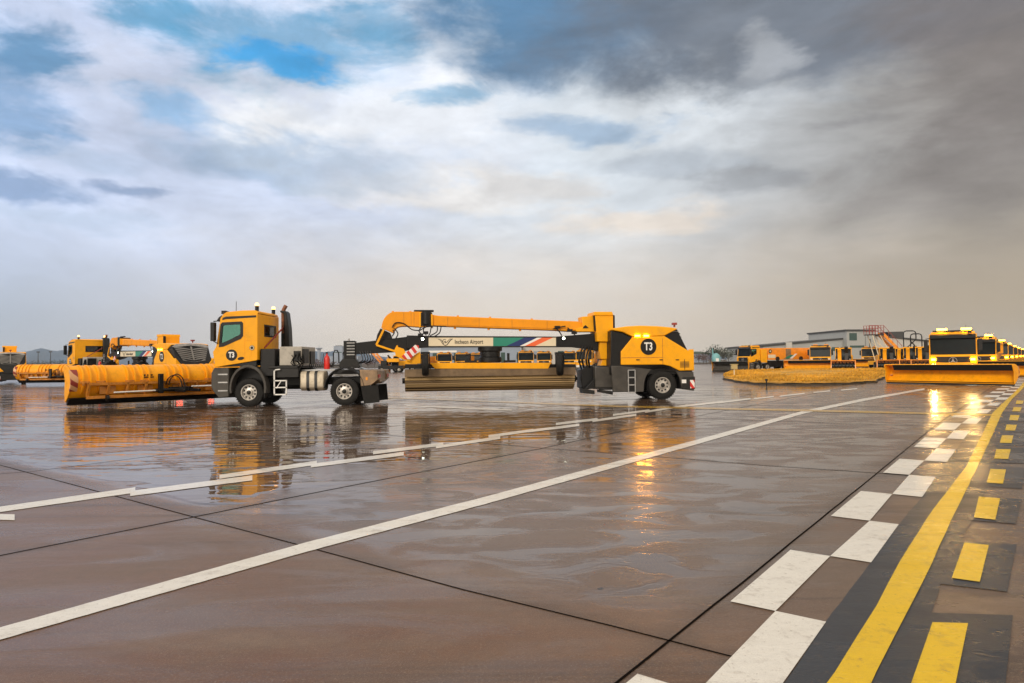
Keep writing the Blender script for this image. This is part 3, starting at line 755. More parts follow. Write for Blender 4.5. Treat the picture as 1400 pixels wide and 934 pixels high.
        mr.bar((-1.15, sy * 1.2, 3.44 + dz), (-1.34, sy * 1.42, 3.40 + dz), .04).bar((-1.2, sy * 1.2, 2.5 + dz), (-1.34, sy * 1.42, 2.62 + dz), .04)
        mr.build('mirror', MAT['black'], body, bevel=.02)
    # seams and small side fittings
    sm = MB()
    for sy in (-1, 1):
        y0, y1 = (sy * 1.2505, sy * 1.2545)
        sm.box(-.165, -.150, y0, y1, 1.78 + dz, 3.50 + dz).box(.12, .345, y0, y1, 2.62 + dz, 2.634 + dz).box(-.15, .1, y0, y1, 2.62 + dz, 2.634 + dz)
        sm.box(.095, .107, y0, y1, 2.0 + dz, 2.62 + dz)
    sm.build('door_seam', MAT['boom_yellow'], body)
    dh = MB().prism([(-.31 + .13 * math.cos(a), 1.925 + dz + .06 * math.sin(a) + .02 * math.cos(a)) for a in [2 * math.pi * k / 16 for k in range(16)]], -1.27, -1.251)
    dh.build('door_handle', MAT['black'], body)
    MB().prism(Z([(-1.04, 3.55), (-.9, 3.60), (.30, 3.64), (.30, 3.56), (-.9, 3.50), (-1.05, 3.46)]), -1.262, -1.251).build('roof_stripe', MAT['black'], body)
    if beacons:
        for sx_, sy in ((.22, -.95), (.22, .95)):
            bc = MB().cyl((sx_, sy, 3.84 + dz), (sx_, sy, 4.04 + dz), .075, n=14).build('beacon', MAT['black'], body)
            MB().lathe([(.07, 0), (.075, .05), (.05, .11), (0, .12)], (sx_, sy, 4.04 + dz), axis='z', n=14).build('lens', MAT['lamp_amber'], bc)
    an = MB().tube([(-.72, -.7, 3.8 + dz), (-.72, -.7, 4.25 + dz)], .012, 5)
    an.build('antenna', MAT['black'], body)
    hn = MB().tube([(-1.15, -.9, 3.74 + dz), (-1.2, -.5, 3.86 + dz), (-1.1, 0, 3.82 + dz), (-1.2, .5, 3.86 + dz)], .025, 6).box(-1.2, -1.05, -1.0, -.78, 3.72 + dz, 3.86 + dz)
    hn.build('roof_lamp_bracket', MAT['black'], body)
    if num:
        disc('number_plate', root, -.68, -1.2515, 2.06 + dz, .225, num)
        e = MB().cyl((.13, -1.2515, 2.34 + dz), (.13, -1.258, 2.34 + dz), .10, n=24).build('badge', MAT['black'], body)
        MB().lathe([(.085, 0), (.085, -.003), (.06, -.003), (.06, 0)], (.13, -1.259, 2.34 + dz), n=24, close=True).build('ring', MAT['cream'], e)
    return body

def build_tractor(num='T3'):
    t = thing('tractor_truck', 'yellow %s tractor unit with short cab pulling the jet sweeper' % num, 'truck')
    build_cab(t, 0, num)
    for x in (0.0, 3.8):
        for sy in (-1, 1): add_wheel(t, x, sy * 1.06, .565, .36, sy)
    MB().box(-1.2, 4.7, -.46, -.36, .82, 1.12).box(-1.2, 4.7, .36, .46, .82, 1.12).box(.7, .8, -.4, .4, .85, 1.1).box(2.3, 2.4, -.4, .4, .85, 1.1).box(-.1, .1, -1.0, 1.0, .48, .62).box(3.7, 3.9, -1.0, 1.0, .46, .66).box(-1.2, .9, -.7, .7, .9, 1.5).build('chassis', MAT['black'], t, bevel=.01)
    # cabinet behind the cab
    cabn = MB().box(1.12, 2.02, -.95, .95, 1.62, 2.38).build('equipment_cabinet', MAT['box'], t, bevel=.02)
    MB().box(.38, .98, -1.05, 1.05, 1.2, 2.3).build('engine_housing', MAT['black'], t, bevel=.03)
    hs = MB(); rnd = random.Random(3)
    for k in range(11):
        x0 = 1.5 + rnd.random() * .55; z0 = 1.75 + rnd.random() * .5
        hs.tube([(x0, -.97, z0), (x0 + .1, -1.08, z0 - .1), (x0 + rnd.uniform(-.15, .2), -1.05, z0 - .3), (x0 + rnd.uniform(-.1, .25), -.98, z0 - .45)], .022, 6)
    hs.box(1.72, 1.98, -1.04, -.953, 1.8, 2.2).box(1.98, 2.12, -.9, -.3, 1.7, 2.28).box(2.0, 2.08, .1, .7, 1.66, 2.2)
    hs.build('valve_block', MAT['black'], t)
    MB().box(1.05, 1.95, -1.15, -.8, 1.14, 1.5).box(.72, 1.9, -1.1, 1.1, 1.5, 1.6).build('battery_box', MAT['dark'], t, bevel=.02)
    MB().box(.7, 2.0, .8, 1.15, .6, 1.5).build('air_tank', MAT['dark'], t, bevel=.04)
    # deck plates, coiled hose, gas bottle
    MB().box(1.95, 3.3, -.75, .75, 1.38, 1.45).box(3.2, 4.7, -.6, .6, 1.15, 1.24).build('deck_plate', MAT['steel'], t, bevel=.008)
    coil = MB(); pts = []
    for k in range(120):
        a = k * .62; pts.append((2.1 + k * .0085, -.25 + .07 * math.cos(a), 1.60 + .07 * math.sin(a)))
    coil.tube(pts, .017, 5); coil.tube([(3.1, -.2, 1.62), (3.1, -.2, 2.1), (3.16, -.2, 2.22), (3.26, -.2, 2.22), (3.32, -.2, 2.1), (3.33, -.2, 1.7), (3.42, -.2, 1.68), (3.5, -.2, 1.8), (3.5, -.2, 2.1), (3.57, -.2, 2.22), (3.66, -.2, 2.2), (3.70, -.2, 2.05), (3.70, -.2, 1.6)], .028, 7)
    coil.bar((3.4, -.2, 1.3), (3.4, -.2, 1.75), .05).box(3.0, 3.8, -.25, -.15, 1.56, 1.61)
    coil.build('coiled_hose', MAT['black'], t)
    ext_ = MB().lathe([(.11, 0), (.12, .03), (.12, .42), (.09, .52), (.035, .57), (.035, .64)], (2.86, -.3, 1.45), axis='z', n=18).build('fire_extinguisher', MAT['red'], t)
    MB().box(2.82, 2.9, -.34, -.26, 2.09, 2.15).tube([(2.86, -.3, 2.12), (2.76, -.4, 2.1), (2.72, -.42, 1.8)], .014, 5).build('nozzle', MAT['black'], ext_)
    # exhaust and intake on the far side
    MB().tube([(.66, .9, 1.6), (.66, .9, 3.9), (.68, .9, 4.02), (.78, .9, 4.2)], .085, 12).build('exhaust_pipe', pm_rust, t)
    MB().box(.60, .74, .78, 1.02, 1.8, 3.0).build('exhaust_guard', MAT['black'], t, bevel=.02)
    MB().prism([(.80, 2.3), (1.02, 2.3), (.98, 3.2), (.9, 3.86), (.82, 3.95), (.62, 3.97), (.62, 3.88), (.78, 3.84)], .6, 1.1).build('air_intake', MAT['black'], t, bevel=.03)
    MB().bar((.36, -.5, 2.35), (.70, .8, 3.25), .05).build('brace', MAT['darkred'], t)
    # ladder
    ld = MB()
    for x in (1.02, 1.5): ld.bar((x, -1.25, .45), (x, -1.25, 1.42 if x < 1.2 else 1.02), .045)
    for z in (.47, .75, 1.02): ld.bar((1.0, -1.25, z), (1.52, -1.25, z), .045)
    ld.tube([(1.02, -1.25, 1.35), (1.06, -1.25, 1.45), (1.25, -1.25, 1.47)], .025).bar((1.1, -1.24, .72), (1.28, -1.24, 1.0), .03)
    ld.build('ladder', MAT['white'], t)
    # fuel tank with straps
    def rr(x0, x1, z0, z1, r_=.12):
        return [(x0 + r_, z0), (x1 - r_, z0), (x1, z0 + r_), (x1, z1 - r_), (x1 - r_, z1), (x0 + r_, z1), (x0, z1 - r_), (x0, z0 + r_)]
    tk = MB().prism([(-1.2, .72), (-1.05, .60), (-.6, .60), (-.52, .7), (-.52, 1.3), (-.62, 1.38), (-1.1, 1.38), (-1.2, 1.25)], 2.02, 2.98, axis='x').build('fuel_tank', MAT['tank'], t, bevel=.05)
    st = MB()
    for x in (2.28, 2.60): st.prism([(-1.215, .71), (-1.06, .585), (-.6, .585), (-.505, .7), (-.505, 1.3), (-.61, 1.395), (-1.11, 1.395), (-1.215, 1.26)], x, x + .11, axis='x')
    st.build('tank_strap', MAT['black'], tk)
    # rear fenders
    for sy in (-1, 1):
        ar = []
        for k in range(17):
            a = R(5 + 172 * k / 16); ar.append((3.8 + .82 * math.cos(a), .66 + .86 * math.sin(a)))
        ai = [(3.8 + (x_ - 3.8) * .94, .66 + (z_ - .66) * .94) for x_, z_ in ar]
        MB().prism(ar + ai[::-1], sy * 1.25, sy * .78).build('fender', MAT['black'] if sy < 0 else MAT['steel'], t, bevel=.012)
    MB().prism([(3.2, 1.24), (4.6, 1.24), (4.5, 1.42), (3.32, 1.42)], -.55, .55).build('fifth_wheel', MAT['dark'], t, bevel=.02)
    # rear corner boxes and spray flaps
    for sy in (-1, 1):
        y0, y1 = (-1.25, -.62) if sy < 0 else (.62, 1.25)
        rb = MB().prism([(4.42, 1.42), (5.12, 1.40), (5.14, 1.02), (4.86, .80), (4.46, .76)], y0, y1).build('rear_box', MAT['brown'], t, bevel=.015)
        MB().box(4.66, 4.74, y0 - .012 if sy < 0 else y1, y0 if sy < 0 else y1 + .012, 1.0, 1.12).build('marker_lamp', MAT['lens'], rb)
        MB().prism([(4.46, .76), (5.14, .80), (5.2, .12), (4.58, .06)], y0 + .02, y0 + .05).build('spray_flap', MAT['rubber'], t)
        MB().box(5.0, 5.03, y0 + .05, y1 - .02, .16, .78).build('mudflap', MAT['rubber'], t)
        MB().box(5.142, 5.16, y0 + .1, y0 + .5, 1.08, 1.22).build('tail_light', MAT['lens_red'], rb)
    MB().box(4.9, 5.1, -.62, .62, .9, 1.36).build('rear_crossmember', MAT['brown'], t, bevel=.02)
    return t
pm_rust = pm('rusty_exhaust', (.22, .085, .04), .6, .2, 0, .4, 6)

# local frames for outlines measured on the photograph
def frame(P0, th):
    nrm = Vector((-math.sin(th), math.cos(th), 0)); ax = Vector((math.cos(th), math.sin(th), 0))
    def loc(px, py, y):
        d = ray(px, py); P = Vector((P0[0], P0[1], 0))
        t = (y - (CAMP - P).dot(nrm)) / d.dot(nrm)
        w_ = CAMP + d * t - P
        return (w_.dot(ax), w_.z)
    return loc
SW_TH = R(7); SW_P = (6.18, 30.04)
swl = frame(SW_P, SW_TH)
def smooth_curve(pts, n=6):
    out = []
    for i in range(len(pts) - 1):
        p0 = pts[max(i - 1, 0)]; p1 = pts[i]; p2 = pts[i + 1]; p3 = pts[min(i + 2, len(pts) - 1)]
        for k in range(n):
            t = k / n
            out.append(tuple(.5 * ((2 * p1[j]) + (-p0[j] + p2[j]) * t + (2 * p0[j] - 5 * p1[j] + 4 * p2[j] - p3[j]) * t * t + (-p0[j] + 3 * p1[j] - 3 * p2[j] + p3[j]) * t ** 3) for j in range(len(p1))))
    out.append(tuple(pts[-1])); return out

def build_sweeper(num='T3'):
    t = thing('jet_sweeper', 'yellow %s towed jet sweeper with long boom and lettered beam' % num, 'jet sweeper')
    F = lambda pts, y: [swl(px, py, y) for px, py in pts]
    yb = -1.25
    # ---- rear power unit
    side = F([(849, 499), (849, 480.6), (865, 460.9), (908.5, 459.6), (940.6, 479), (945.4, 482.5), (948.6, 506.3), (929.3, 507), (922, 503.5), (916.5, 500.6), (907, 498.6)], yb)
    for y0 in (-1.25, 1.18): MB().prism(side, y0, y0 + .07).build('side_panel', MAT['yellow'], t, bevel=.03)
    roof = F([(838, 448.9), (857, 446.2), (876, 445.2), (900, 446.0), (919, 447.7), (927, 449.5), (908.5, 459.2), (865, 460.6), (852, 454), (838, 451.5)], yb)
    MB().prism(roof, -1.235, 1.235).build('roof', MAT['yellow'], t, bevel=.035)
    inner = F([(836, 452), (865, 460.9), (908, 459.5), (926.5, 450.2), (940.6, 478), (945, 483), (948, 512), (836, 512)], yb)
    MB().prism(inner, -1.17, 1.17).build('engine_cover', MAT['black'], t, bevel=.02)
    # dark lower body with wheel arch
    cx = 0.0
    low = F([(836, 500.5), (849, 500.2), (907, 499.8), (916, 501.6), (929, 508.2), (948, 508.5), (949.5, 534.5), (930, 534)], yb)
    xa = swl(883, 536, yb)[0]
    arch = [(.0 + .80 * math.cos(a), .62 + .80 * math.sin(a)) for a in [R(5 + 165 * k / 14) for k in range(15)]]
    lowp = F([(836, 500.5), (849, 500.2), (907, 499.8), (916, 501.6), (929, 508.2), (948.6, 508.5), (949.5, 534.5)], yb) + [(.86, .42)] + arch + [(-.83, .34)] + F([(838.5, 536.5)], yb)
    for y0 in (-1.24, 1.1): MB().prism(lowp, y0, y0 + .14).build('skirt', MAT['grey'], t, bevel=.02)
    MB().box(-2.0, -.85, -1.1, 1.1, .5, 1.5).box(.85, 1.3, -1.1, 1.1, .45, 1.5).box(-.9, .9, -.6, .6, .55, 1.5).build('chassis', MAT['black'], t)
    rx = swl(949.5, 520, yb)[0]
    bp_ = MB().box(.86, rx + .03, -1.262, 1.262, .42, .95).build('rear_bumper', MAT['dark'], t, bevel=.03)
    x0, z0 = swl(932, 524, yb); x1, z1 = swl(938, 519, yb)
    MB().box(x0, x1, -1.27, -1.2625, z0, z1).build('reflector', MAT['white'], bp_)
    for sy in (-1, 1):
        x0, z0 = swl(943.5, 531, yb); x1, z1 = swl(949.3, 519.5, yb)
        MB().box(x0, x1, sy * 1.2625, sy * 1.27, z0, z1).box(rx + .031, rx + .04, sy * 1.2, sy * .75, z0, z1).build('warning_stripes', MAT['chevron'], bp_)
        MB().box(rx + .031, rx + .045, sy * 1.2, sy * .85, z1 + .04, z1 + .14).build('tail_light', MAT['lens_red'], bp_)
        add_wheel(t, 0, sy * 1.06, .61, .38, sy, .335)
    # rear louvres between two yellow corners
    e = [swl(926.5, 450.2, yb), swl(940.6, 479, yb), swl(947.5, 506, yb)]
    lv = MB()
    for k in range(7):
        f_ = k / 6.5; x = e[0][0] + (e[1][0] - e[0][0]) * f_ + .03; z = e[0][1] - .12 + (e[1][1] - e[0][1]) * f_ * .95; hw = 1.1 - .06 * k
        for sy in (-1, 1):
            lv.quad((x + .05, 0, z - .1), (x + .17, 0, z - .20), (x + .15, sy * hw, z - .08), (x + .03, sy * hw, z + .02))
    lv.bar((e[0][0] + .06, 0, e[0][1] - .1), (e[1][0] + .07, 0, e[1][1] - .1), .1)
    lv.build('rear_grille', MAT['louvre'], t)
    for sy in (-1, 1):
        MB().prism([(sy * 1.24, e[1][1] + .05), (sy * .5, e[2][1] + .02), (sy * .78, e[2][1] - .02), (sy * 1.24, e[2][1] - .02)], e[1][0] + .02, e[2][0] + .06, axis='x').build('rear_corner', MAT['yellow'], t, bevel=.02)
        MB().box(e[0][0] - .08, e[0][0] + .05, sy * 1.0, sy * 1.14, e[0][1] - .2, e[0][1] - .08).build('high_tail_light', MAT['lamp_red'] if num == 'T2' else MAT['lens_red'], t)
    MB().prism([(-1.2, e[0][1] - .1), (-.9, e[0][1] + .06), (0, e[0][1] + .11), (.9, e[0][1] + .06), (1.2, e[0][1] - .1), (1.1, e[0][1] - .14), (0, e[0][1] - .02), (-1.1, e[0][1] - .14)], e[0][0] - .3, e[0][0] + .07, axis='x').build('roof_lip', MAT['steel'], t)
    # number, marker lamps, ladder, beacon
    sm = MB()
    for (pa, pb) in (((849.5, 489), (906, 489)), ((906, 463), (906, 498))):
        (a0, a1), (b0, b1) = swl(*pa, yb), swl(*pb, yb)
        sm.box(min(a0, b0) - .004, max(a0, b0) + .004, -1.2535, -1.2505, min(a1, b1) - .004, max(a1, b1) + .004)
    sm.build('panel_seam', MAT['rust_yellow'], t)
    for px, py in ((904, 492), (872, 492), (926, 492)):
        a0, a1 = swl(px, py, yb); MB().box(a0 - .07, a0 + .07, -1.275, -1.2505, a1 - .02, a1 + .02).build('latch', MAT['black'], t)
    vt = MB()
    for k in range(5): a0, a1 = swl(936, 495 + k * 1.7, yb); vt.box(a0 - .2, a0 + .2, -1.262, -1.2505, a1 - .012, a1 + .012)
    a0, a1 = swl(936, 498.4, yb); vt.box(a0 - .01, a0 + .01, -1.262, -1.2505, a1 - .22, a1 + .22)
    vt.build('vent', MAT['dark'], t)
    nx, nz = swl(886.5, 474.2, yb)
    disc('number_plate', t, nx, -1.2515, nz, .345, num, size=.46)
    for px in (871.5, 883.5):
        ax_, az_ = swl(px, 459.2, yb)
        MB().box(ax_ - .11, ax_ + .11, -1.275, -1.238, az_ - .035, az_ + .035).build('marker_lamp', MAT['lamp_gold'], t, bevel=.01)
    (lx0, lz0), (lx1, lz1) = swl(859, 536.5, yb), swl(867.8, 506, yb)
    ld = MB()
    for x in (lx0, lx1): ld.bar((x, -1.28, lz0), (x, -1.28, lz1), .04)
    for k in range(4): z = lz0 + (lz1 - lz0) * k / 3; ld.bar((lx0, -1.28, z), (lx1, -1.28, z), .045)
    ld.build('ladder', MAT['steel'], t)
    MB().box(lx0 + .02, lx1 - .02, -1.25, -1.2425, lz0, lz1).build('ladder_recess', MAT['black'], t)
    bx, bz = swl(922, 447.5, 0)
    MB().cyl((bx, 0, bz), (bx, 0, bz + .1), .04).box(bx - .09, bx + .09, -.1, .1, bz + .1, bz + .2).build('rear_camera', MAT['darkred'], t)
    # black air duct elbow in the front corner
    MB().tube(smooth_curve([(swl(840, 456, -.9)[0], -.9, swl(840, 456, -.9)[1]), (swl(851, 461, -.95)[0], -.95, swl(851, 461, -.95)[1]), (swl(846, 475, -.95)[0], -.95, swl(846, 475, -.95)[1]), (swl(841, 492, -.95)[0], -.95, swl(841, 492, -.95)[1])]), .2, 14).build('air_duct', MAT['dark'], t)
    MB().prism(F([(834, 468), (849, 481), (849, 500), (834, 502)], -1.0), -1.0, 1.0).build('front_bulkhead', MAT['black'], t)
    # ---- tall slewing column
    col = MB().prism(F([(813.6, 431), (838.3, 431), (838.3, 467.5), (816.3, 467)], -.62), -.62, .5)
    col.build('slewing_column', MAT['yellow'], t, bevel=.02)
    MB().prism(F([(812.2, 426.3), (837.2, 426.3), (838.8, 431.4), (811.5, 431.4)], -.66), -.66, .54).build('column_cap', MAT['yellow'], t, bevel=.02)
    MB().prism(F([(837.2, 430), (840.5, 431.5), (841, 462), (838.2, 467)], -.6), -.6, -.45).prism(F([(811.6, 431), (813.6, 431.2), (815.4, 452), (813, 452)], -.6), -.6, .45).build('column_seal', MAT['black'], t)
    MB().prism(F([(820, 467.5), (836.2, 467.5), (836, 491), (821.5, 491), (819.5, 480)], -.5), -.5, .3).prism(F([(824, 491), (836, 491), (836, 500), (821, 500)], -.42), -.42, .2).build('column_leg', MAT['yellow'], t, bevel=.015)
    MB().prism(F([(795.5, 433), (813, 432), (813.5, 453.5), (788, 453.5), (786, 450), (797, 447)], -.45), -.45, .35).build('boom_bracket', MAT['yellow'], t, bevel=.015)
    MB().prism(F([(797.5, 447), (800.5, 444.4), (805, 448.5), (797, 449)], -.47), -.47, -.455).build('bracket_opening', MAT['black'], t)
    # black box and foot plates
    MB().prism(F([(813.5, 502), (838, 502), (838, 530), (813.5, 530)], -.9), -.9, .6).build('hydraulic_box', MAT['grey'], t, bevel=.03)
    fp = MB().prism(F([(812, 530), (838, 530), (838, 532.5), (812, 532)], -1.0), -1.0, .6)
    fp.prism(F([(819, 533), (838, 535), (838, 540), (819.5, 536.5)], -1.0), -1.0, -.6)
    fp.prism(F([(796, 531), (813, 534), (813, 539), (797, 538)], -.9), -.9, -.3)
    fp.build('foot_plate', MAT['dark'], t)
    bb = MB().prism(F([(795.5, 506), (802, 500), (810, 500), (813, 508), (813, 522), (800, 533), (795.5, 530)], -.6), -.6, .4)
    bb.prism(F([(813, 517), (813, 531), (799, 533)], -.9), -.9, -.62)
    bb.build('blower_intake', MAT['black'], t, bevel=.02)
    hz = MB()
    for k, px in enumerate((797, 801, 806, 809)):
        a, b_ = swl(px, 474, -.5), swl(px - 2, 505, -.5); m_ = swl(px - 5, 490, -.7)
        hz.tube(smooth_curve([(a[0], -.5, a[1]), (m_[0], -.65 - .05 * k, m_[1]), (b_[0], -.5, b_[1])]), .035 + .01 * (k % 2), 7)
    hz.build('hydraulic_hose', MAT['black'], t)
    MB().prism(F([(802, 474), (806.5, 476), (805, 500), (800.5, 500)], -.2), -.2, 0).build('guide_rail', MAT['yellow'], t)
    # ---- main beam
    bm_ = MB().prism(F([(556, 458.5), (587, 459.3), (760, 460.2), (826, 455), (836, 460), (836, 484), (810, 478), (785, 474.5), (587, 474.6), (556, 477)], -.32), -.32, .32)
    bm_.prism(F([(484, 469), (515, 465.5), (556, 460.5), (566, 460), (566, 478), (540, 481.5), (484, 484.5)], -.26), -.26, .26)
    beam = bm_.build('beam', MAT['black'], t, bevel=.02)
    def panel(nm, pts, mat):
        MB().prism(F(pts, -.335), -.335, -.322).build(nm, mat, beam)
    T_, B_ = 461.7, 473.2
    panel('banner_white', [(586, T_), (674.2, T_), (674.2, B_), (586, B_)], MAT['cream'])
    panel('banner_green', [(674.2, T_), (716.5, T_), (692.2, B_), (674.2, B_)], MAT['green'])
    panel('banner_blue', [(716.5, T_), (734.5, T_), (710.5, B_), (692.2, B_)], MAT['navy'])
    panel('banner_stripe', [(734.5, T_), (741, T_), (717.5, B_), (710.5, B_)], MAT['white'])
    panel('banner_orange', [(741, T_), (756, T_), (731.5, B_), (717.5, B_)], MAT['vermil'])
    panel('banner_end', [(756, T_), (760.1, T_), (760.1, B_), (731.5, B_)], MAT['cream'])
    MB().prism(F([(585.4, 460.3), (761, 460.3), (761, 474.6), (585.4, 474.6)], -.33), -.33, -.322, holes=[F([(586, T_), (760.1, T_), (760.1, B_), (586, B_)], -.33)]).build('banner_frame', MAT['dark'], beam)
    (tx0, tz0), (tx1, tz1) = swl(619, 470.2, -.34), swl(659.8, 466, -.34)
    text_mesh('lettering', 'Incheon Airport', MAT['black'], beam, .250, Matrix.Translation(((tx0 + tx1) / 2 + .05, -.343, (tz0 + tz1) / 2 + .015)) @ FACE_CAM, sx=.67, bold=.003, space=1.08, thick=.002)
    (gx, gz) = swl(608.6, 467.6, -.34)
    lg = MB()
    def ribbon(pts, w0, w1):
        n_ = len(pts)
        Lr = []
        for i, p_ in enumerate(pts):
            a, b_ = pts[max(i - 1, 0)], pts[min(i + 1, n_ - 1)]
            dx, dz_ = b_[0] - a[0], b_[1] - a[1]; l_ = math.hypot(dx, dz_) or 1
            w_ = w0 + (w1 - w0) * i / (n_ - 1)
            Lr.append(((p_[0] - dz_ / l_ * w_, p_[1] + dx / l_ * w_), (p_[0] + dz_ / l_ * w_, p_[1] - dx / l_ * w_)))
        for (a, b_), (c_, d_) in zip(Lr, Lr[1:]):
            lg.quad(*[(gx + q[0], -.339, gz + q[1]) for q in (a, b_, d_, c_)])
    ribbon(smooth_curve([(-.31, .13), (-.20, .07), (-.12, -.05), (-.03, -.135), (.06, -.13), (.14, -.04), (.22, .07), (.31, .13)]), .008, .02)
    ribbon(smooth_curve([(-.24, .13), (-.17, .09), (-.10, .0), (-.06, -.07)]), .006, .014)
    ribbon(smooth_curve([(.24, .14), (.17, .1), (.10, .02), (.04, -.03), (-.01, -.02), (-.01, .02), (.03, .02)]), .006, .02)
    ribbon(smooth_curve([(-.09, .0), (-.09, .07), (-.03, .11), (.03, .09)]), .012, .01)
    lg.build('swoosh_logo', MAT['black'], beam)
    for px, py, n_ in ((577.8, 463.7, 0), (770.6, 462.7, 1)):
        x_, z_ = swl(px, py, -.40)
        wl = MB().cyl((x_, -.40, z_), (x_, -.33, z_), .075, n=16).build('work_light', MAT['black'], beam)
        MB().cyl((x_, -.408, z_), (x_, -.401, z_), .055, n=16).build('lens', MAT['lamp_white'], wl)
    # gooseneck post over the fifth wheel
    gp = MB().prism(F([(469.5, 466), (485.5, 466), (485.5, 492), (470, 492)], -.3), -.3, .3)
    gp = gp.build('gooseneck_post', MAT['black'], t, bevel=.02)
    rg = MB()
    for k in range(5): x_, z_ = swl(477.5, 469 + k * 4, -.31); rg.box(x_ - .1, x_ + .22, -.335, -.302, z_ - .02, z_ + .02)
    x_, z_ = swl(477, 466, 0); rg.cyl((x_, 0, z_), (x_, 0, z_ + .09), .04)
    rg.build('post_rung', MAT['steel'], gp)
    MB().prism(F([(468, 491), (486, 491), (490, 495.5), (493, 502.5), (463, 502.5), (464.5, 495.5)], -.42), -.42, .42).build('coupling_plate', MAT['dark'], t, bevel=.02)
    hp_ = MB(); rnd = random.Random(9)
    for k in range(5):
        px = 492 + k * 3.5; a = swl(px, 480, -.3); b_ = swl(px - 4 + rnd.uniform(-2, 2), 497, -.3); m_ = swl(px + 4, 492, -.4)
        hp_.tube(smooth_curve([(a[0], -.3, a[1]), (m_[0], -.4, m_[1]), (b_[0], -.3, b_[1])]), .022, 6)
    hp_.build('brake_hose', MAT['black'], gp)
    # ---- boom: swan neck then straight box arm
    neck_top = smooth_curve([(589, 430.5), (576, 426.5), (553, 426.3), (537, 426.6), (528.5, 431.5), (523.5, 439), (521.2, 448.5)])
    neck_bot = smooth_curve([(537.5, 455.3), (539, 452), (541.5, 448.7), (546, 446.6), (557, 446), (572, 447.0), (589, 446.3)])
    MB().prism(F(neck_top + neck_bot, -.38), -.38, .30).build('boom_neck', MAT['boom_yellow'], t, bevel=.03)
    MB().prism(F([(590, 430.2), (600, 431.7), (790, 439.4), (797, 443), (797, 451.5), (780, 453.2), (756, 451.6), (592, 445.8)], -.34), -.34, .26).build('boom_arm', MAT['boom_yellow'], t, bevel=.03)
    jb = MB().prism(F([(575.5, 427.5), (590.8, 427.5), (591.5, 446.5), (575, 446)], -.3), -.40, .32)
    x0, z0 = swl(566, 425.3, -.1); x1, z1 = swl(593, 425.3, -.1)
    jb.tube([(x0, -.1, z0), (x1, -.1, z1)], .05, 8)
    a_, b_ = swl(583, 430, -.42), swl(583, 443.5, -.42)
    jb.cyl((a_[0], -.3, b_[1]), (a_[0], -.3, a_[1] + .12), .2, n=18)
    jb.build('boom_joint', MAT['black'], t, bevel=.012)
    MB().prism(F([(589.2, 429.3), (591.6, 429.6), (592, 447.5), (589.6, 447.5)], -.42), -.42, .34).prism(F([(573.4, 427), (575.4, 427), (575.4, 447.8), (573, 447.8)], -.42), -.42, .34).build('boom_flange', MAT['yellow'], t, bevel=.01)
    ws = MB()
    for px in (552, 562, 566):
        (a0, a1), (b0, b1) = swl(px, 427, -.385), swl(px, 445.6, -.385); ws.box(a0 - .008, a0 + .008, -.3865, -.3805, b1, a1)
    for px in (612, 655, 700, 748):
        (a0, a1), (b0, b1) = swl(px, 432.6 + (px - 600) * .04, -.345), swl(px, 445.6 + (px - 600) * .032, -.345); ws.box(a0 - .008, a0 + .008, -.3465, -.3405, b1, a1)
    a0, a1 = swl(600, 446, -.345); b0, b1 = swl(780, 451.8, -.345)
    ws.bar((a0, -.344, a1 + .06), (b0, -.344, b1 + .06), .012)
    ws.build('weld_seam', MAT['rust_yellow'], t)
    bolts = MB()
    for px in (537, 561, 626, 670, 727): x_, z_ = swl(px, 427 if px < 600 else 431.5 + (px - 590) * .041, 0); bolts.cyl((x_, 0, z_ - .05), (x_, 0, z_ + .05), .045)
    for px in (622, 668, 711): x_, z_ = swl(px, 448.3 + (px - 622) * .032, -.2); bolts.cyl((x_, -.2, z_ - .05), (x_, -.2, z_ + .05), .05)
    bolts.build('boom_bolt', MAT['boom_yellow'], t)
    # bellows and parallelogram at the boom foot
    MB().prism(F([(520, 449), (533, 455), (536, 462), (531, 470), (514, 466), (515.5, 458)], -.2), -.2, .25).prism(F([(514, 463), (540, 463), (585, 459.5), (585, 473), (560, 478.5), (540, 481), (514, 470)], -.22), -.22, .3).build('bellows', MAT['black'], t, bevel=.02)
    pa = MB(); pts = [(525, 450), (514.5, 471.8), (542, 481)]
    q = [(*swl(*p_, -.42), ) for p_ in pts]
    for (a_, b_) in zip(q, q[1:]): pa.bar((a_[0], -.42, a_[1]), (b_[0], -.42, b_[1]), .085)
    a_, b_ = swl(540, 479.5, -.42), swl(543.5, 472.5, -.42); pa.bar((a_[0], -.42, a_[1]), (b_[0], -.42, b_[1]), .07)
    pa.build('boom_strut', MAT['yellow'], t, bevel=.01)
    MB().prism(F([(539.5, 479), (544, 474.5), (552, 477), (556, 486), (562, 495), (552, 492), (541, 487)], -.5), -.5, -.15).prism(F([(556, 494.5), (574, 480.5), (578, 497), (562, 497.5)], -.4), -.4, -.3).build('brush_link', MAT['yellow'], t, bevel=.012)
    MB().prism(F([(549, 487), (562, 476.5), (567.5, 471.5), (572.5, 472.5), (573, 479), (566, 485), (561, 491.5), (553, 491)], -.54), -.54, -.505).build('warning_guard', MAT['chevron'], t, bevel=.008)
    ho = MB()
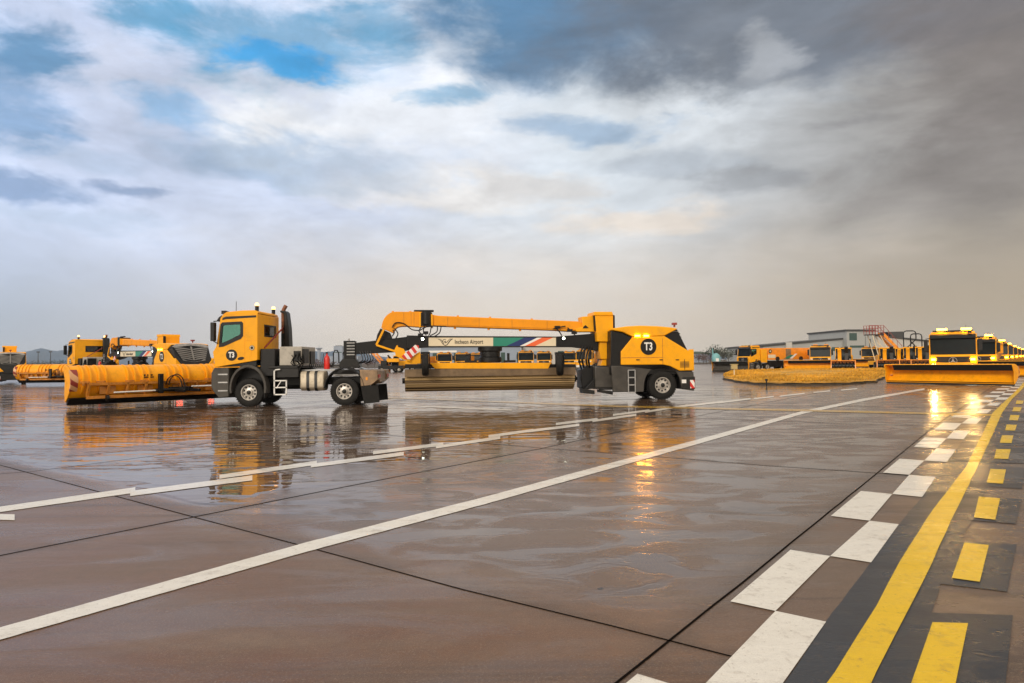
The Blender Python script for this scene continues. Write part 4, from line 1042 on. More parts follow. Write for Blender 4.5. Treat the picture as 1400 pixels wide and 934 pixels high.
    for s_ in (((536, 448), (541, 441.5), (552, 442.5), (563, 450.5), (573, 452)), ((537, 451), (539, 455), (536, 460)), ((539, 449), (544, 456), (541, 463)), ((576, 447), (573, 453), (578, 459)), ((580, 446), (579, 453), (583, 458.5)),
               ((598, 446), (597, 454), (588, 459)), ((603, 447), (601, 455), (594, 460)), ((590, 445), (588, 455), (586, 459)), ((574, 452), (579, 449), (588, 446), (610, 446.5)), ((760, 449), (765, 454), (768, 459)), ((756, 450), (762, 448), (773, 446)), ((776, 448), (780, 452), (786, 458))):
        ho.tube([(*((lambda u: (u[0], -.44, u[1]))(swl(px, py, -.44))),) for px, py in smooth_curve(list(s_), 5)], .026, 6)
    for px, py in ((575, 458), (582, 455), (762, 447.5), (779, 452), (785, 455)):
        x_, z_ = swl(px, py, -.4); ho.box(x_ - .11, x_ + .11, -.46, -.34, z_ - .06, z_ + .06)
    ho.build('boom_hose', MAT['black'], t)
    # ---- brush carriage hanging under the beam
    tt = MB(); c0 = swl(670.5, 476, -.2)[0]
    za, zb = swl(670.5, 474.5, -.2)[1], swl(670.5, 496, -.2)[1]
    tt.lathe([(.42, zb), (.5, zb + .04), (.50, zb + .22), (.43, zb + .26), (.43, za - .2), (.52, za - .16), (.52, za)], (c0, 0, 0), axis='z', n=28)
    for px in (642, 695): x_ = swl(px, 490, -.4)[0]; tt.cyl((x_, -.4, zb), (x_, -.4, zb + .40), .055, n=10).box(x_ - .2, x_ + .3, -.5, -.3, zb, zb + .1)
    tt.build('turntable', MAT['black'], t)
    MB().prism(F([(587.5, 496.2), (753.2, 496.2), (749.5, 504.2), (594.5, 504.2)], -.6), -.6, .6).build('carriage_frame', MAT['yellow'], t, bevel=.012)
    MB().prism(F([(553.5, 498), (787, 498), (787, 503.8), (553.5, 503.8)], -.5), -.5, .5).build('carriage_deck', MAT['black'], t, bevel=.01)
    xl, xr = swl(553.5, 520, -.5)[0], swl(786.3, 520, -.5)[0]
    zt, zm, zb = swl(670, 503.8, -.6)[1], swl(670, 514, -.6)[1], swl(670, 534.2, -.5)[1]
    hood = MB().prism([(-.60, zm), (-.58, zt), (.58, zt), (.60, zm), (.56, zm), (.53, zt - .05), (-.53, zt - .05), (-.56, zm)], xl, xr, axis='x')
    hood.build('brush_hood', MAT['hood'], t)
    rb = (zt - zb) / 2 * .96
    ring = [(rb * (1 + (.018 if k % 2 else -.018))) for k in range(60)]
    br = MB(); prof = []
    A = [br.b.verts.new((xl, rk * math.cos(R(6 * k)), zb + rb + rk * math.sin(R(6 * k)))) for k, rk in enumerate(ring)]
    B = [br.b.verts.new((xr, rk * math.cos(R(6 * k)), zb + rb + rk * math.sin(R(6 * k)))) for k, rk in enumerate(ring)]
    for k in range(60): br._f([A[k], A[(k + 1) % 60], B[(k + 1) % 60], B[k]])
    br._f(A[::-1]); br._f(B)
    br.build('roller_brush', MAT['brush'], t, smooth=20)
    hb = MB().cyl((xl - .12, 0, zb + rb), (xl, 0, zb + rb), .12).cyl((xr, 0, zb + rb), (xr + .14, 0, zb + rb), .15).cyl((xr + .14, 0, zb + rb), (xr + .2, 0, zb + rb), .07)
    hb.build('brush_hub', MAT['black'], t)
    for px, sy in ((581.5, 0), (765.5, 1)):
        x_, z_ = swl(px, 498.5, -.95)
        ty = MB().lathe([(.22, -.12), (.40, -.14), (.46, -.09), (.47, 0), (.46, .09), (.40, .14), (.22, .12)], (0, 0, 0), axis='x', n=26, close=True)
        ty.lathe([(.22, -.06), (.1, -.09), (0, -.09)], (0, 0, 0), axis='x', n=20)
        bmesh.ops.transform(ty.b, matrix=Matrix.Translation((x_, -.95, z_)) @ Matrix.Rotation(R(-14 if sy else 0), 4, 'Z'), verts=ty.b.verts)
        cw = ty.build('caster_wheel', MAT['rubber'], t)
        fk = MB().box(x_ - .19, x_ + .19, -1.0, -.8, z_ + .42, z_ + .52).box(x_ - .19, x_ - .15, -1.0, -.88, z_, z_ + .45).box(x_ + .15, x_ + .19, -1.0, -.88, z_, z_ + .45).bar((x_, -.9, z_ + .47), (x_, -.4, zt + .1), .1)
        fk.build('fork', MAT['black'], cw)
    return t

def build_plow(width=8.2, x_axis_len=None):
    """blade across local y; hollow (front) side towards -x"""
    t = thing('snow_plow', 'yellow snow plow blade', 'snow plow')
    prof = smooth_curve([(-.22, 0.0), (.12, .25), (.36, .55), (.44, .85), (.36, 1.14), (.14, 1.36), (-.16, 1.46), (-.42, 1.44)], 4)
    inn = [(x - .05 * (1 if z < 1.2 else .4), z - (.04 if z > 1.2 else 0)) for x, z in prof]
    hw = width / 2
    mb = MB(); n_ = 26
    ys = [-hw + width * k / n_ for k in range(n_ + 1)]
    # sheet with soft bulges between ribs, closed to a thin shell
    outer_v = [[mb.b.verts.new((x, y, z)) for x, z in prof] for y in ys]
    inner_v = [[mb.b.verts.new((x, y, z)) for x, z in inn] for y in ys]
    m_ = len(prof)
    for j in range(n_):
        for i in range(m_ - 1):
            mb._f([outer_v[j][i], outer_v[j][i + 1], outer_v[j + 1][i + 1], outer_v[j + 1][i]])
            mb._f([inner_v[j][i], inner_v[j + 1][i], inner_v[j + 1][i + 1], inner_v[j][i + 1]])
        mb._f([outer_v[j][0], outer_v[j + 1][0], inner_v[j + 1][0], inner_v[j][0]])
        mb._f([outer_v[j][-1], inner_v[j][-1], inner_v[j + 1][-1], outer_v[j + 1][-1]])
    bl = mb.build('moldboard', MAT['plow_yellow'], t, smooth=50)
    fl_ = MB().prism([(-.44, 1.41), (-.41, 1.43), (-.22, .98), (-.25, .97)], -hw + .05, hw - .55).build('rubber_deflector', MAT['rubber'], t)
    # end plates, striped on the back
    for sy in (-1, 1):
        ep = [(x - .03, z) for x, z in prof] + [(-.5, 1.30), (-.3, .9), (-.35, .3)]
        MB().prism(ep, sy * (hw + .002), sy * (hw + .05)).build('end_plate', MAT['plow_yellow'], t, bevel=.01)
        MB().prism([(.30, .44), (.42, .60), (.49, .85), (.42, 1.14), (.27, 1.30)] + [(.20, 1.24), (.34, 1.10), (.41, .85), (.35, .62), (.24, .50)], sy * (hw - .20), sy * (hw + .06)).build('warning_stripes', MAT['chevron_dull'], t)
    rib = MB(); nr = int(width / .42); k = 0
    offs = []
    for j in range(5):
        c_ = -hw + width * (j + .5) / 5
        offs += [c_ - .45, c_ - .18, c_ + .12, c_ + .38]
    for y in offs:
        o_ = [(x + .075, z + .02) for x, z in prof[5:]] ; i_ = [(x + .001, z) for x, z in prof[5:]]
        rib.prism(i_ + o_[::-1], y - .03, y + .03)
    rib.build('rib', MAT['plow_yellow'], t, bevel=.012)
    for y in offs[::2]:
        MB().box(.40, .52, y - .10, y + .22, .74, .84).box(.46, .56, y - .04, y + .04, .66, .80).build('rib_bracket', MAT['rust_yellow'], t, bevel=.01)
    lt = MB()
    for k in range(3): lt.box(.47, .476, -hw + 2.62 + k * .14, -hw + 2.70 + k * .14, 1.0, 1.06)
    lt.box(.470, .477, -hw + 2.60, -hw + 3.02, .92, .965)
    bmesh.ops.transform(lt.b, matrix=Matrix.Translation((-.022, 0, 0)), verts=lt.b.verts)
    tag(lt.build('stencil_marks', MAT['black'], t), kind=None)
    fr = MB()
    fr.box(.50, .62, -hw + .5, hw - .5, .66, .76).box(.36, .50, -hw + .5, hw - .5, .12, .24)
    for j in range(11):
        y = -hw + .55 + (width - 1.1) * j / 10
        fr.prism([(.36, .12), (.62, .62), (.62, .76), (.44, .76), (.30, .3)], y - .05, y + .05)
        if j % 2: fr.prism([(y - .3, .3), (y + .3, .3), (y + .3, .62), (y - .3, .62)], .42, .46, axis='x')
    fr.build('back_frame', MAT['rust_yellow'], t, bevel=.012)
    ed = MB().prism([(-.30, -.10), (-.20, .06), (.02, .18), (.10, .16), (-.12, -.02), (-.2, -.12)], -hw, hw).build('cutting_edge', MAT['black'], t)
    MB().tube([(.70, -hw + 1.4, .36), (.70, -hw + 3.0, .38)], .03, 8).build('hydraulic_ram', MAT['white'], t)
    MB().tube([(.70, .4, .5), (.70, 1.3, .5)], .035, 8).build('hydraulic_ram', MAT['white'], t)
    MB().tube([(.70, -hw + 3.0, .38), (.70, -hw + 4.2, .40)], .07, 10).box(.5, .66, -.5, .5, .3, .5).box(.75, 1.7, -.35, -.27, .3, .42).box(.75, 1.7, .27, .35, .3, .42).box(.62, .78, -.98, -.8, .25, 1.08).build('lift_frame', MAT['black'], t, bevel=.01)
    hs = MB(); rnd = random.Random(5)
    for k in range(2):
        y = -.3 + k * .12
        hs.tube(smooth_curve([(.62, y - .35, .6), (.7, y - .30, .85), (.78, y - .1, 1.0 + .05 * k), (.86, y + .12, .88), (.95, y + .2, .5)]), .024, 6)
    hs.build('hydraulic_hose', MAT['black'], t)
    ft = MB()
    for y in (-hw + 1.2, hw - 1.2): ft.cyl((.6, y - .05, .14), (.6, y + .05, .14), .13, n=16)
    ft.build('support_foot', MAT['black'], t)
    # short maker's plate lettering on the back, as two small dark rows
    return t

def build_plow_truck(lit=True):
    t = thing('plow_truck', 'yellow plow truck', 'plow truck')
    build_cab(t, -.62, None, beacons=False, lit=2 if lit else False)
    for x in (0.0, 3.6):
        for sy in (-1, 1): add_wheel(t, x, sy * 1.04, .53, .34, sy)
    MB().box(-1.2, 4.9, -.46, .46, .66, .98).box(-.1, .1, -1.0, 1.0, .46, .60).box(3.5, 3.7, -1.0, 1.0, .46, .62).build('chassis', MAT['black'], t)
    hp_ = MB().prism([(-.7, 1.0), (-1.2, 1.9), (-1.2, 2.7), (1.2, 2.7), (1.2, 1.9), (.7, 1.0)], .75, 5.0, axis='x').build('hopper', MAT['orange'], t, bevel=.03)
    rb_ = MB()
    for x in (.95, 1.75, 2.55, 3.35, 4.15, 4.85):
        for sy in (-1, 1): rb_.box(x - .04, x + .04, sy * 1.2, sy * 1.24, 1.9, 2.7)
    rb_.box(.7, 5.05, -1.26, -1.2, 2.66, 2.74).box(.7, 5.05, 1.2, 1.26, 2.66, 2.74).build('hopper_rib', MAT['yellow'], hp_)
    MB().box(.75, 4.9, -1.15, -.8, .7, 1.25).box(.75, 4.9, .8, 1.15, .7, 1.25).build('side_guard', MAT['dark'], t)
    # lamp bar on the roof
    lb = MB().box(-.9, -.75, -1.05, 1.05, 3.22, 3.30)
    for y in (-.9, -.3, .3, .9): lb.box(-.86, -.8, y - .02, y + .02, 3.12, 3.25)
    bar_ = lb.build('light_bar', MAT['black'], t)
    for y in (-.72, .55): MB().box(-.93, -.72, y - .26, y + .26, 3.30, 3.42).build('lamp', MAT['lamp_gold'] if lit else MAT['lens'], bar_, bevel=.02)
    MB().cyl((-.2, -.6, 3.2), (-.2, -.6, 3.42), .06).build('beacon', MAT['lamp_amber'] if lit else MAT['lens'], t)
    MB().box(-1.56, -1.5, -1.14, -.9, 1.42, 1.56).box(-1.56, -1.5, .9, 1.14, 1.42, 1.56).build('auxiliary_lamp', MAT['lamp_gold'] if lit else MAT['lens_clear'], t)
    MB().box(-1.53, -1.5, -1.1, 1.1, .95, 1.3).build('front_panel', MAT['yellow'], t, bevel=.02)
    return t
# ---------------------------------------------------------------- far setting
def X(px, D): return (px - CX) / F_PX * D
def Zat(px, py, D): return AT(px, py, D).z
def XX(px, py, D): return AT(px, py, D).x
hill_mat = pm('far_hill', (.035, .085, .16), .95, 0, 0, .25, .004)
verge_mat = pm('dry_verge', (.060, .042, .026), .95, 0, 0, .35, .03)
grass_mat = pm('dry_grass', (.56, .29, .025), .9, 0, 0, .45, .35, dirt=(.24, .13, .03), dirt_amt=.7)
def ridge(name, pts, D, depth, mat):
    mb = MB(); n = 10; rnd = random.Random(len(pts)); P_ = []
    for a, b in zip(pts, pts[1:]):
        for k in range(n):
            t = k / n; P_.append((a[0] + (b[0] - a[0]) * t, a[1] + (b[1] - a[1]) * (t * t * (3 - 2 * t)) + rnd.uniform(-.5, .35)))
    P_.append(pts[-1])
    A, B, C_ = [], [], []
    for px, py in P_:
        p = AT(px, py, D); A.append(mb.b.verts.new((p.x * .9, D * .88, -2))); B.append(mb.b.verts.new((p.x, D, max(p.z, .5)))); C_.append(mb.b.verts.new((p.x * 1.1, D + depth, -2)))
    for i in range(len(P_) - 1): mb._f([A[i], A[i + 1], B[i + 1], B[i]]); mb._f([B[i], B[i + 1], C_[i + 1], C_[i]])
    return structure(name, mb, mat)
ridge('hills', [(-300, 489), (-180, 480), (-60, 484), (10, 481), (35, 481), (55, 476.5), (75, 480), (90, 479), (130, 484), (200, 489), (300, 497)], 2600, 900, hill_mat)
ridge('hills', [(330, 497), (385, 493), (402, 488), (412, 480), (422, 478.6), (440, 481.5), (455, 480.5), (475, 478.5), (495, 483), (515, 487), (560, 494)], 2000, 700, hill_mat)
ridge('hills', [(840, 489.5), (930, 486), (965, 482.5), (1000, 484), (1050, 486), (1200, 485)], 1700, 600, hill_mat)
structure('verge', MB().quad((-900, 215, .02), (1200, 205, .02), (1200, 900, .02), (-900, 900, .02)), verge_mat)
# grass island with a dark kerb
isl_px = [(988, 518.5), (994, 513), (1006, 510), (1040, 508.6), (1100, 507.6), (1160, 507.2), (1212, 507), (1230, 511), (1208, 518.5), (1196, 524), (1150, 526.3), (1090, 527), (1040, 526.4), (1010, 523.5), (994, 520.5)]
isl0 = [G(*q) for q in isl_px]; isl = []
rj = random.Random(4)
for a_, b_ in zip(isl0, isl0[1:] + isl0[:1]):
    for k in range(5): isl.append(a_.lerp(b_, k / 5) + Vector((rj.uniform(-.12, .12), rj.uniform(-.3, .3), 0)))
ic = sum(isl, Vector()) / len(isl)
structure('kerb', MB().prism([(p.x, p.y) for p in isl], 0, .10, axis='z'), pm('kerb_stone', (.05, .035, .02), .8))
mb = MB(); rings = []
for k in range(9):
    f_ = 1 - k / 8; sc = [ic + (p - ic) * (f_ * .99) for p in isl]
    if k < 8: rings.append([mb.b.verts.new((p.x, p.y, .11 + .30 * (1 - f_ ** 2) + random.uniform(0, .05))) for p in sc])
top = mb.b.verts.new((ic.x, ic.y, .42))
for a, b in zip(rings, rings[1:]):
    for i in range(len(a)): mb._f([a[i], a[(i + 1) % len(a)], b[(i + 1) % len(a)], b[i]])
for i in range(len(isl)): mb._f([rings[-1][i], rings[-1][(i + 1) % len(isl)], top])
mb.build('grass_island', grass_mat)['kind'] = 'structure'
def inside(p, poly):
    c_ = False
    for a, b in zip(poly, poly[1:] + poly[:1]):
        if (a.y > p[1]) != (b.y > p[1]) and p[0] < (b.x - a.x) * (p[1] - a.y) / (b.y - a.y) + a.x: c_ = not c_
    return c_
mb = MB(); rnd = random.Random(21); cnt = 0
while cnt < 16000:
    x = rnd.uniform(min(p.x for p in isl), max(p.x for p in isl)); y = min(p.y for p in isl) + (rnd.random() ** 1.4) * (max(p.y for p in isl) - min(p.y for p in isl))
    if not inside((x, y), isl): continue
    cnt += 1; a = rnd.uniform(0, 3.14); w_ = rnd.uniform(.03, .08); h_ = rnd.uniform(.05, .16)
    z = .14 + .2 * min(1, rnd.random() + .3)
    mb.quad((x - w_ * math.cos(a), y - w_ * math.sin(a), z), (x + w_ * math.cos(a), y + w_ * math.sin(a), z), (x + w_ * .3 + rnd.uniform(-.1, .1), y, z + h_))
tag(mb.build('grass', grass_mat), 'dry yellow winter grass on the kerbed island', 'grass', kind='stuff')
# marker box on a post at the tip of the island
# a second, darker scatter of clumps breaks the edge of the turf
pb = G(1004, 519); hgt = 1.25
mk = thing('marker_post', 'small yellow marker box on a thin post at the tip of the grass island', 'marker post', (pb.x, pb.y, 0))
MB().cyl((0, 0, 0), (0, 0, hgt - .4), .045, n=10).build('post', MAT['cream'], mk)
MB().box(-.24, .24, -.12, .12, hgt - .42, hgt - .05).box(-.3, .3, -.15, .15, hgt - .05, hgt).build('marker_box', pm('marker_yellow', (.42, .34, .16), .6), mk, bevel=.01)
p_ = G(1048, 527.5)
ml = thing('edge_light', 'small dark edge light on the apron in front of the grass island', 'edge light', (p_.x, p_.y, 0))
MB().cyl((0, 0, 0), (0, 0, .3), .04).build('stem', MAT['black'], ml); MB().cyl((0, 0, .3), (0, 0, .42), .08).build('lamp_head', MAT['dark'], ml)

# ---- buildings
def wallmat(n, c, sc=.8, band_=True):
    m = pm(n, c, .6, 0, 0, .08, .05); t = m.node_tree; nn = t.nodes; p = nn['Principled BSDF']
    tcn = nn.new('ShaderNodeTexCoord'); wv_ = nn.new('ShaderNodeTexWave'); wv_.inputs['Scale'].default_value = sc; t.links.new(tcn.outputs['Object'], wv_.inputs[0])
    bp = nn.new('ShaderNodeBump'); bp.inputs['Distance'].default_value = .05; t.links.new(wv_.outputs[1], bp.inputs['Height']); t.links.new(bp.outputs[0], p.inputs['Normal'])
    return m
wall_grey = wallmat('clad_wall', (.36, .37, .36)); wall_blue = wallmat('blue_grey_wall', (.27, .32, .40)); wall_white = wallmat('pale_wall', (.52, .50, .46))
roof_dark = pm('roof_edge', (.05, .05, .05), .7); win_green = pm('green_glazing', (.03, .07, .06), .2)
def hall(name, label, px0, px1, yt0, yt1, D, depth, wm, group=None):
    b = thing(name, label, 'building', (X(px0, D), D, 0), 0, group)
    w_ = X(px1, D) - X(px0, D); z0, z1 = Zat(px0, yt0, D), Zat(px1, yt1, D)
    wl = MB().prism([(0, 0), (w_, 0), (w_, z1), (0, z0)], 0, depth).build('wall', wm, b)
    MB().prism([(-.4, z0), (w_ + .3, z1), (w_ + .3, z1 + .5), (-.4, z0 + .5)], -.5, depth + .5).build('roof', roof_dark, b)
    return b, w_, z0, z1
b1, w1, z0, z1 = hall('hangar', 'long grey hangar with a gently rising roof behind the parked plow trucks', 1043, 1160, 474, 463.2, 235, 40, wall_grey)
for k in range(4):
    MB().box(w1 * .60 + k * 3.0, w1 * .60 + k * 3.0 + 2.5, -.06, -.003, 3.9, 5.2).build('window', win_green, b1)
MB().box(w1 * .26, w1 * .33, -.9, -.003, 0, Zat(1080, 468, 235)).build('pilaster', wall_white, b1)
b2, w2, z0, z1 = hall('hangar_block', 'tall grey block with a dark square window at the end of the long hangar', 1158, 1196, 452.5, 452.5, 232, 30, wall_grey)
MB().box(w2 * .09, w2 * .36, -.08, -.003, Zat(1165, 465.5, 232), Zat(1165, 455.5, 232)).build('window', win_green, b2)
MB().box(w2 * .1, w2 * .62, -.08, -.003, Zat(1165, 475.5, 232), Zat(1165, 472.5, 232)).build('window_band', win_green, b2)
MB().box(w2 * .80, w2 * .85, -.08, -.003, 0, Zat(1190, 463.5, 232)).build('door', roof_dark, b2)
MB().box(w2 * .66, w2 * .665, -.1, -.003, 0, z1 - .1).build('downpipe', roof_dark, b2)
b3, w3, z0, z1 = hall('hangar_annex', 'pale hangar with a falling roof at the right end of the building', 1197, 1292, 459, 470, 240, 30, wall_white)
MB().prism([(w3 * .28, Zat(1224, 462, 240) + .5), (w3 * .45, Zat(1230, 464, 240) + .4), (w3 * .45, Zat(1230, 453, 240)), (w3 * .22, Zat(1216, 453.5, 240))], 2, 8).build('roof_unit', roof_dark, b3)
MB().box(w3 * .73, w3 * .80, -.08, -.003, 0, Zat(1268, 468, 240) - 1).build('door', roof_dark, b3)
for k in range(6): MB().box(w3 * (.05 + .1 * k), w3 * (.11 + .1 * k), -.06, -.003, 3.2, 4.6).build('window', win_green, b3)
b4, w4, z0, z1 = hall('warehouse', 'blue grey warehouse with tall dark doors seen under the lettered beam', 575, 712, 474.8, 473.5, 262, 30, wall_blue)
for f_ in (.12, .33, .55, .8, .96): MB().box(w4 * f_, w4 * f_ + 1.6, -.1, -.003, 0, 5.0).build('door', win_green, b4)
MB().box(w4 * .08, w4 * .36, -.12, -.003, 5.2, 6.0).build('fascia', MAT['white'], b4)
b5, w5, z0, z1 = hall('warehouse', 'beige warehouse with tall dark doors seen under the right end of the beam', 714, 842, 473.2, 472.5, 268, 30, wall_white)
for f_ in (.12, .17, .38, .58, .62, .85): MB().box(w5 * f_, w5 * f_ + 2.2, -.1, -.003, 0, 5.4).build('door', wall_blue if f_ in (.12, .58) else win_green, b5)
dm = thing('domed_hangar', 'low dark hangar with a domed green roof far beyond the sweeper tail', 'building', (X(936, 320), 320, 0))
wd = X(968, 320) - X(936, 320)
MB().box(0, wd, 0, 30, 0, 4.0).build('wall', wall_blue, dm)
MB().prism(smooth_curve([(-.3, 4.0), (wd * .3, 5.0), (wd * .6, 5.1), (wd + .3, 4.1)]), -.3, 30).build('roof', pm('green_roof', (.08, .11, .09), .6), dm)
ct = thing('control_tower', 'distant grey control tower with a wide flat cab on the skyline', 'control tower', (X(436, 1100), 1100, 0))
MB().cyl((0, 0, 0), (0, 0, Zat(436, 477, 1100)), 3.0, 2.6, n=12).build('shaft', wall_blue, ct)
zt_ = Zat(436, 476, 1100); MB().cyl((0, 0, zt_ - 2.4), (0, 0, zt_ - .8), 3, 5.4, n=12).cyl((0, 0, zt_ - .8), (0, 0, zt_ + .6), 5.6, 5.0, n=12).cyl((0, 0, zt_ + .6), (0, 0, zt_ + 5), .3).build('cab', wall_blue, ct)
tb = thing('tower_block', 'distant grey office tower standing behind the tractor coupling', 'building', (X(456, 1000), 1000, 0))
MB().box(0, X(468, 1000) - X(456, 1000), 0, 14, 0, Zat(460, 473.2, 1000)).build('wall', wall_blue, tb)
MB().box(2, X(466, 1000) - X(456, 1000), 2, 10, Zat(460, 473.2, 1000), Zat(460, 473.2, 1000) + .8).build('roof', roof_dark, tb)
for k in range(5): MB().box(1, 12, -.2, -.01, 3 + k * 3.4, 4.2 + k * 3.4).build('window_band', win_green, tb)
lb_ = thing('low_terminal', 'distant low pale building spreading out below the office tower', 'building', (X(450, 900), 900, 0))
MB().box(0, X(489, 900) - X(450, 900), 0, 20, 0, Zat(460, 487, 900)).box(4, 20, 2, 18, Zat(460, 487, 900), Zat(460, 484, 900)).build('wall', wall_blue, lb_)
for i, px in enumerate((52, 69)):
    fl = thing('floodlight_mast', 'dark floodlight mast before the hills, %s of the pair' % ('left' if i == 0 else 'right'), 'floodlight', (XX(px, 500, 520), 520, 0), 0, 'floodlight masts')
    MB().cyl((0, 0, 0), (0, 0, 12.6), .35, .2, n=8).build('pole', roof_dark, fl); MB().box(-1.1, 1.1, -.3, .3, 12.2, 13.0).build('lamp_head', roof_dark, fl)
# fence line of low things closing the apron
# ---- trees and bushes
bark = pm('bark', (.06, .045, .035), .9)
leafs = [pm('evergreen_leaf', (.045, .065, .045), .8, 0, 0, .4, .6), pm('winter_twig', (.11, .065, .06), .9, 0, 0, .35, .6), pm('grey_green_leaf', (.085, .095, .075), .85, 0, 0, .4, .6)]
def tree(name, label, px, D, h, w_, kind, group, seed, n=420):
    rnd = random.Random(seed); t = thing(name, label, 'tree' if h > 3.5 else 'bush', (XX(px, 495, D), D, 0), 0, group)
    tr = MB(); tr.cyl((0, 0, 0), (0, 0, h * .6), .16 * h / 6, .06, n=7)
    tips = []
    for k in range(9):
        a = rnd.uniform(0, 6.28); z = h * rnd.uniform(.25, .6); r_ = w_ * rnd.uniform(.25, .48)
        e_ = (r_ * math.cos(a), r_ * math.sin(a), z + h * rnd.uniform(.12, .34)); tr.cyl((0, 0, z), e_, .06, .02, n=5); tips.append(e_)
    tips.append((0, 0, h * .8)); tr.build('trunk', bark, t)
    cr = MB()
    for k in range(n):
        c_ = rnd.choice(tips); s_ = w_ * .2
        p = Vector((rnd.gauss(c_[0], s_), rnd.gauss(c_[1], s_), min(h, max(h * .08, rnd.gauss(c_[2], h * .11)))))
        q = Vector((rnd.uniform(-1, 1), rnd.uniform(-1, 1), rnd.uniform(-1, 1))).normalized(); r2 = q.orthogonal().normalized(); r3 = q.cross(r2)
        s2 = rnd.uniform(.12, .34) * (.6 if kind == 1 else 1)
        cr.quad(p + r2 * s2, p + r3 * s2 * .7, p - r2 * s2, p - r3 * s2 * .6)
    cr.build('crown', leafs[kind], t)
    return t
tl = [(955, 250, 3.4, 4.5, 1, 'low brown twiggy bush beside the domed hangar'), (962, 235, 3.8, 4, 1, 'brown leafless tree right of the domed hangar'), (972, 240, 5.6, 4.5, 0, 'dark evergreen left of the teal tank'),
      (981, 250, 6.8, 3.6, 0, 'tallest narrow evergreen behind the teal tank'), (990, 238, 5.4, 4.2, 2, 'grey green tree right of the teal tank'), (996, 245, 4.6, 4.6, 2, 'rounded grey green tree left of the spreader truck cab'), (966, 230, 2.6, 4, 1, 'small reddish bush at the verge under the evergreens'),
      (503, 215, 2.6, 5, 1, 'reddish leafless bush just right of the tractor coupling'), (512, 225, 3.2, 5, 1, 'taller reddish bush behind the coupling hoses'), (536, 220, 2.8, 6, 1, 'reddish leafless bush below the striped guard'), (549, 228, 3.0, 5, 1, 'brown bush next to the brush caster wheel'),
      (402, 240, 2.5, 7, 1, 'low brown bush behind the valve hoses'), (413, 236, 3.0, 7, 1, 'brown leafless bush under the blue hill'), (424, 245, 2.8, 7, 1, 'brown bush left of the red extinguisher'), (450, 240, 2.4, 8, 1, 'low brown bush behind the looped hoses'), (432, 250, 3.4, 6, 1, 'taller brown bush behind the red extinguisher'),
      (40, 420, 5.0, 18, 0, 'dark tree clump at the foot of the left floodlight mast'), (78, 400, 5.4, 22, 0, 'dark tree clump right of the floodlight masts'), (60, 430, 4.2, 18, 0, 'dark tree clump between the floodlight masts')]
for i, (px, D, h, w_, k, lab) in enumerate(tl): tree('tree' if h > 3.5 else 'bush', lab, px, D, h, w_, k, 'trees and bushes beyond the apron', 100 + i, 420 if D < 300 else 700)
tk = thing('teal_tank', 'small teal and white dome between the evergreens on the verge', 'tank', (XX(979, 495, 228), 228, 0))
MB().lathe([(1.4, 0), (1.4, 2.2), (1.2, 2.9), (.6, 3.4), (0, 3.6)], (0, 0, 0), axis='z', n=16).cyl((-1, 0, 3), (-1.1, 0, 5.2), .25, .1).build('dome', pm('teal', (.16, .38, .40), .5), tk)
MB().box(-.5, .5, -1.5, -1.38, 0, 1.8).build('door', MAT['white'], tk)

# ---------------------------------------------------------------- placing the vehicles
tr3 = build_tractor('T3')
tr3.location = (-10.5, 28.45, 0); tr3['label'] = 'yellow tractor truck marked T3 on its door, nearest to the camera, amber beacons lit'
tr3['group'] = 'tractor trucks of the snow sweepers'
sw3 = build_sweeper('T3')
sw3.location = (SW_P[0], SW_P[1], 0); sw3.rotation_euler = (0, 0, SW_TH)
sw3['label'] = 'towed jet sweeper marked T3 with long boom, beam lettered Incheon Airport and brown roller brush'; sw3['group'] = 'towed jet sweepers'
pl3 = build_plow()
pl3.location = (-14.85, 30.1, .25); pl3.rotation_euler = (0, 0, R(-41.3))
pl3['label'] = 'wide yellow plow blade seen from its ribbed back, in front of the nearest T3 truck'; pl3['group'] = 'snow plow blades'
def redisc(root_copy, num, size=.46):
    """give a copied sweeper or tractor its own number"""
    for ch in kids(root_copy):
        if ch.name.startswith('number_plate'):
            for g in kids(ch):
                old = g
                mt_s = size
                cen = sum((v.co for v in ch.data.vertices), Vector()) / len(ch.data.vertices)
                ALLCH[ch.name].remove(g); bpy.data.objects.remove(old)
                text_mesh('number', num, MAT['white'], ch, mt_s, Matrix.Translation((cen.x, cen.y - .009, cen.z)) @ FACE_CAM, sx=.72, bold=.012, thick=.003)
                break
th2 = R(-39.8)
sw2 = dup(sw3, 'towed jet sweeper marked T2, its black rear grille seen above the near plow blade', (-21.5, 44.9, 0), th2); redisc(sw2, 'T2')
tr2 = dup(tr3, 'yellow tractor truck of the second rig, driving away behind the near plow blade', (-34.4, 55.7, 0), th2)
redisc(tr2, 'T2', .297)
pl2 = dup(pl3, 'yellow plow blade of the second rig, seen far left between two sweepers', (-38.4, 58.8, .4), R(-88))
sw1 = dup(sw3, 'towed jet sweeper cut by the left edge of the photo, seen from straight behind', (-48.6, 66.1, 0), R(-53.6))
redisc(sw1, 'T1')
# red rear lights of the T2 sweeper are lit
for ch in kids(sw2):
    if ch.name.startswith('high_tail_light'):
        ch.data = ch.data.copy(); ch.data.materials[0] = MAT['lamp_red']
    if ch.name.startswith('rear_bumper'):
        for g in kids(ch):
            if g.name.startswith('tail_light'): g.data = g.data.copy(); g.data.materials[0] = MAT['lamp_red']

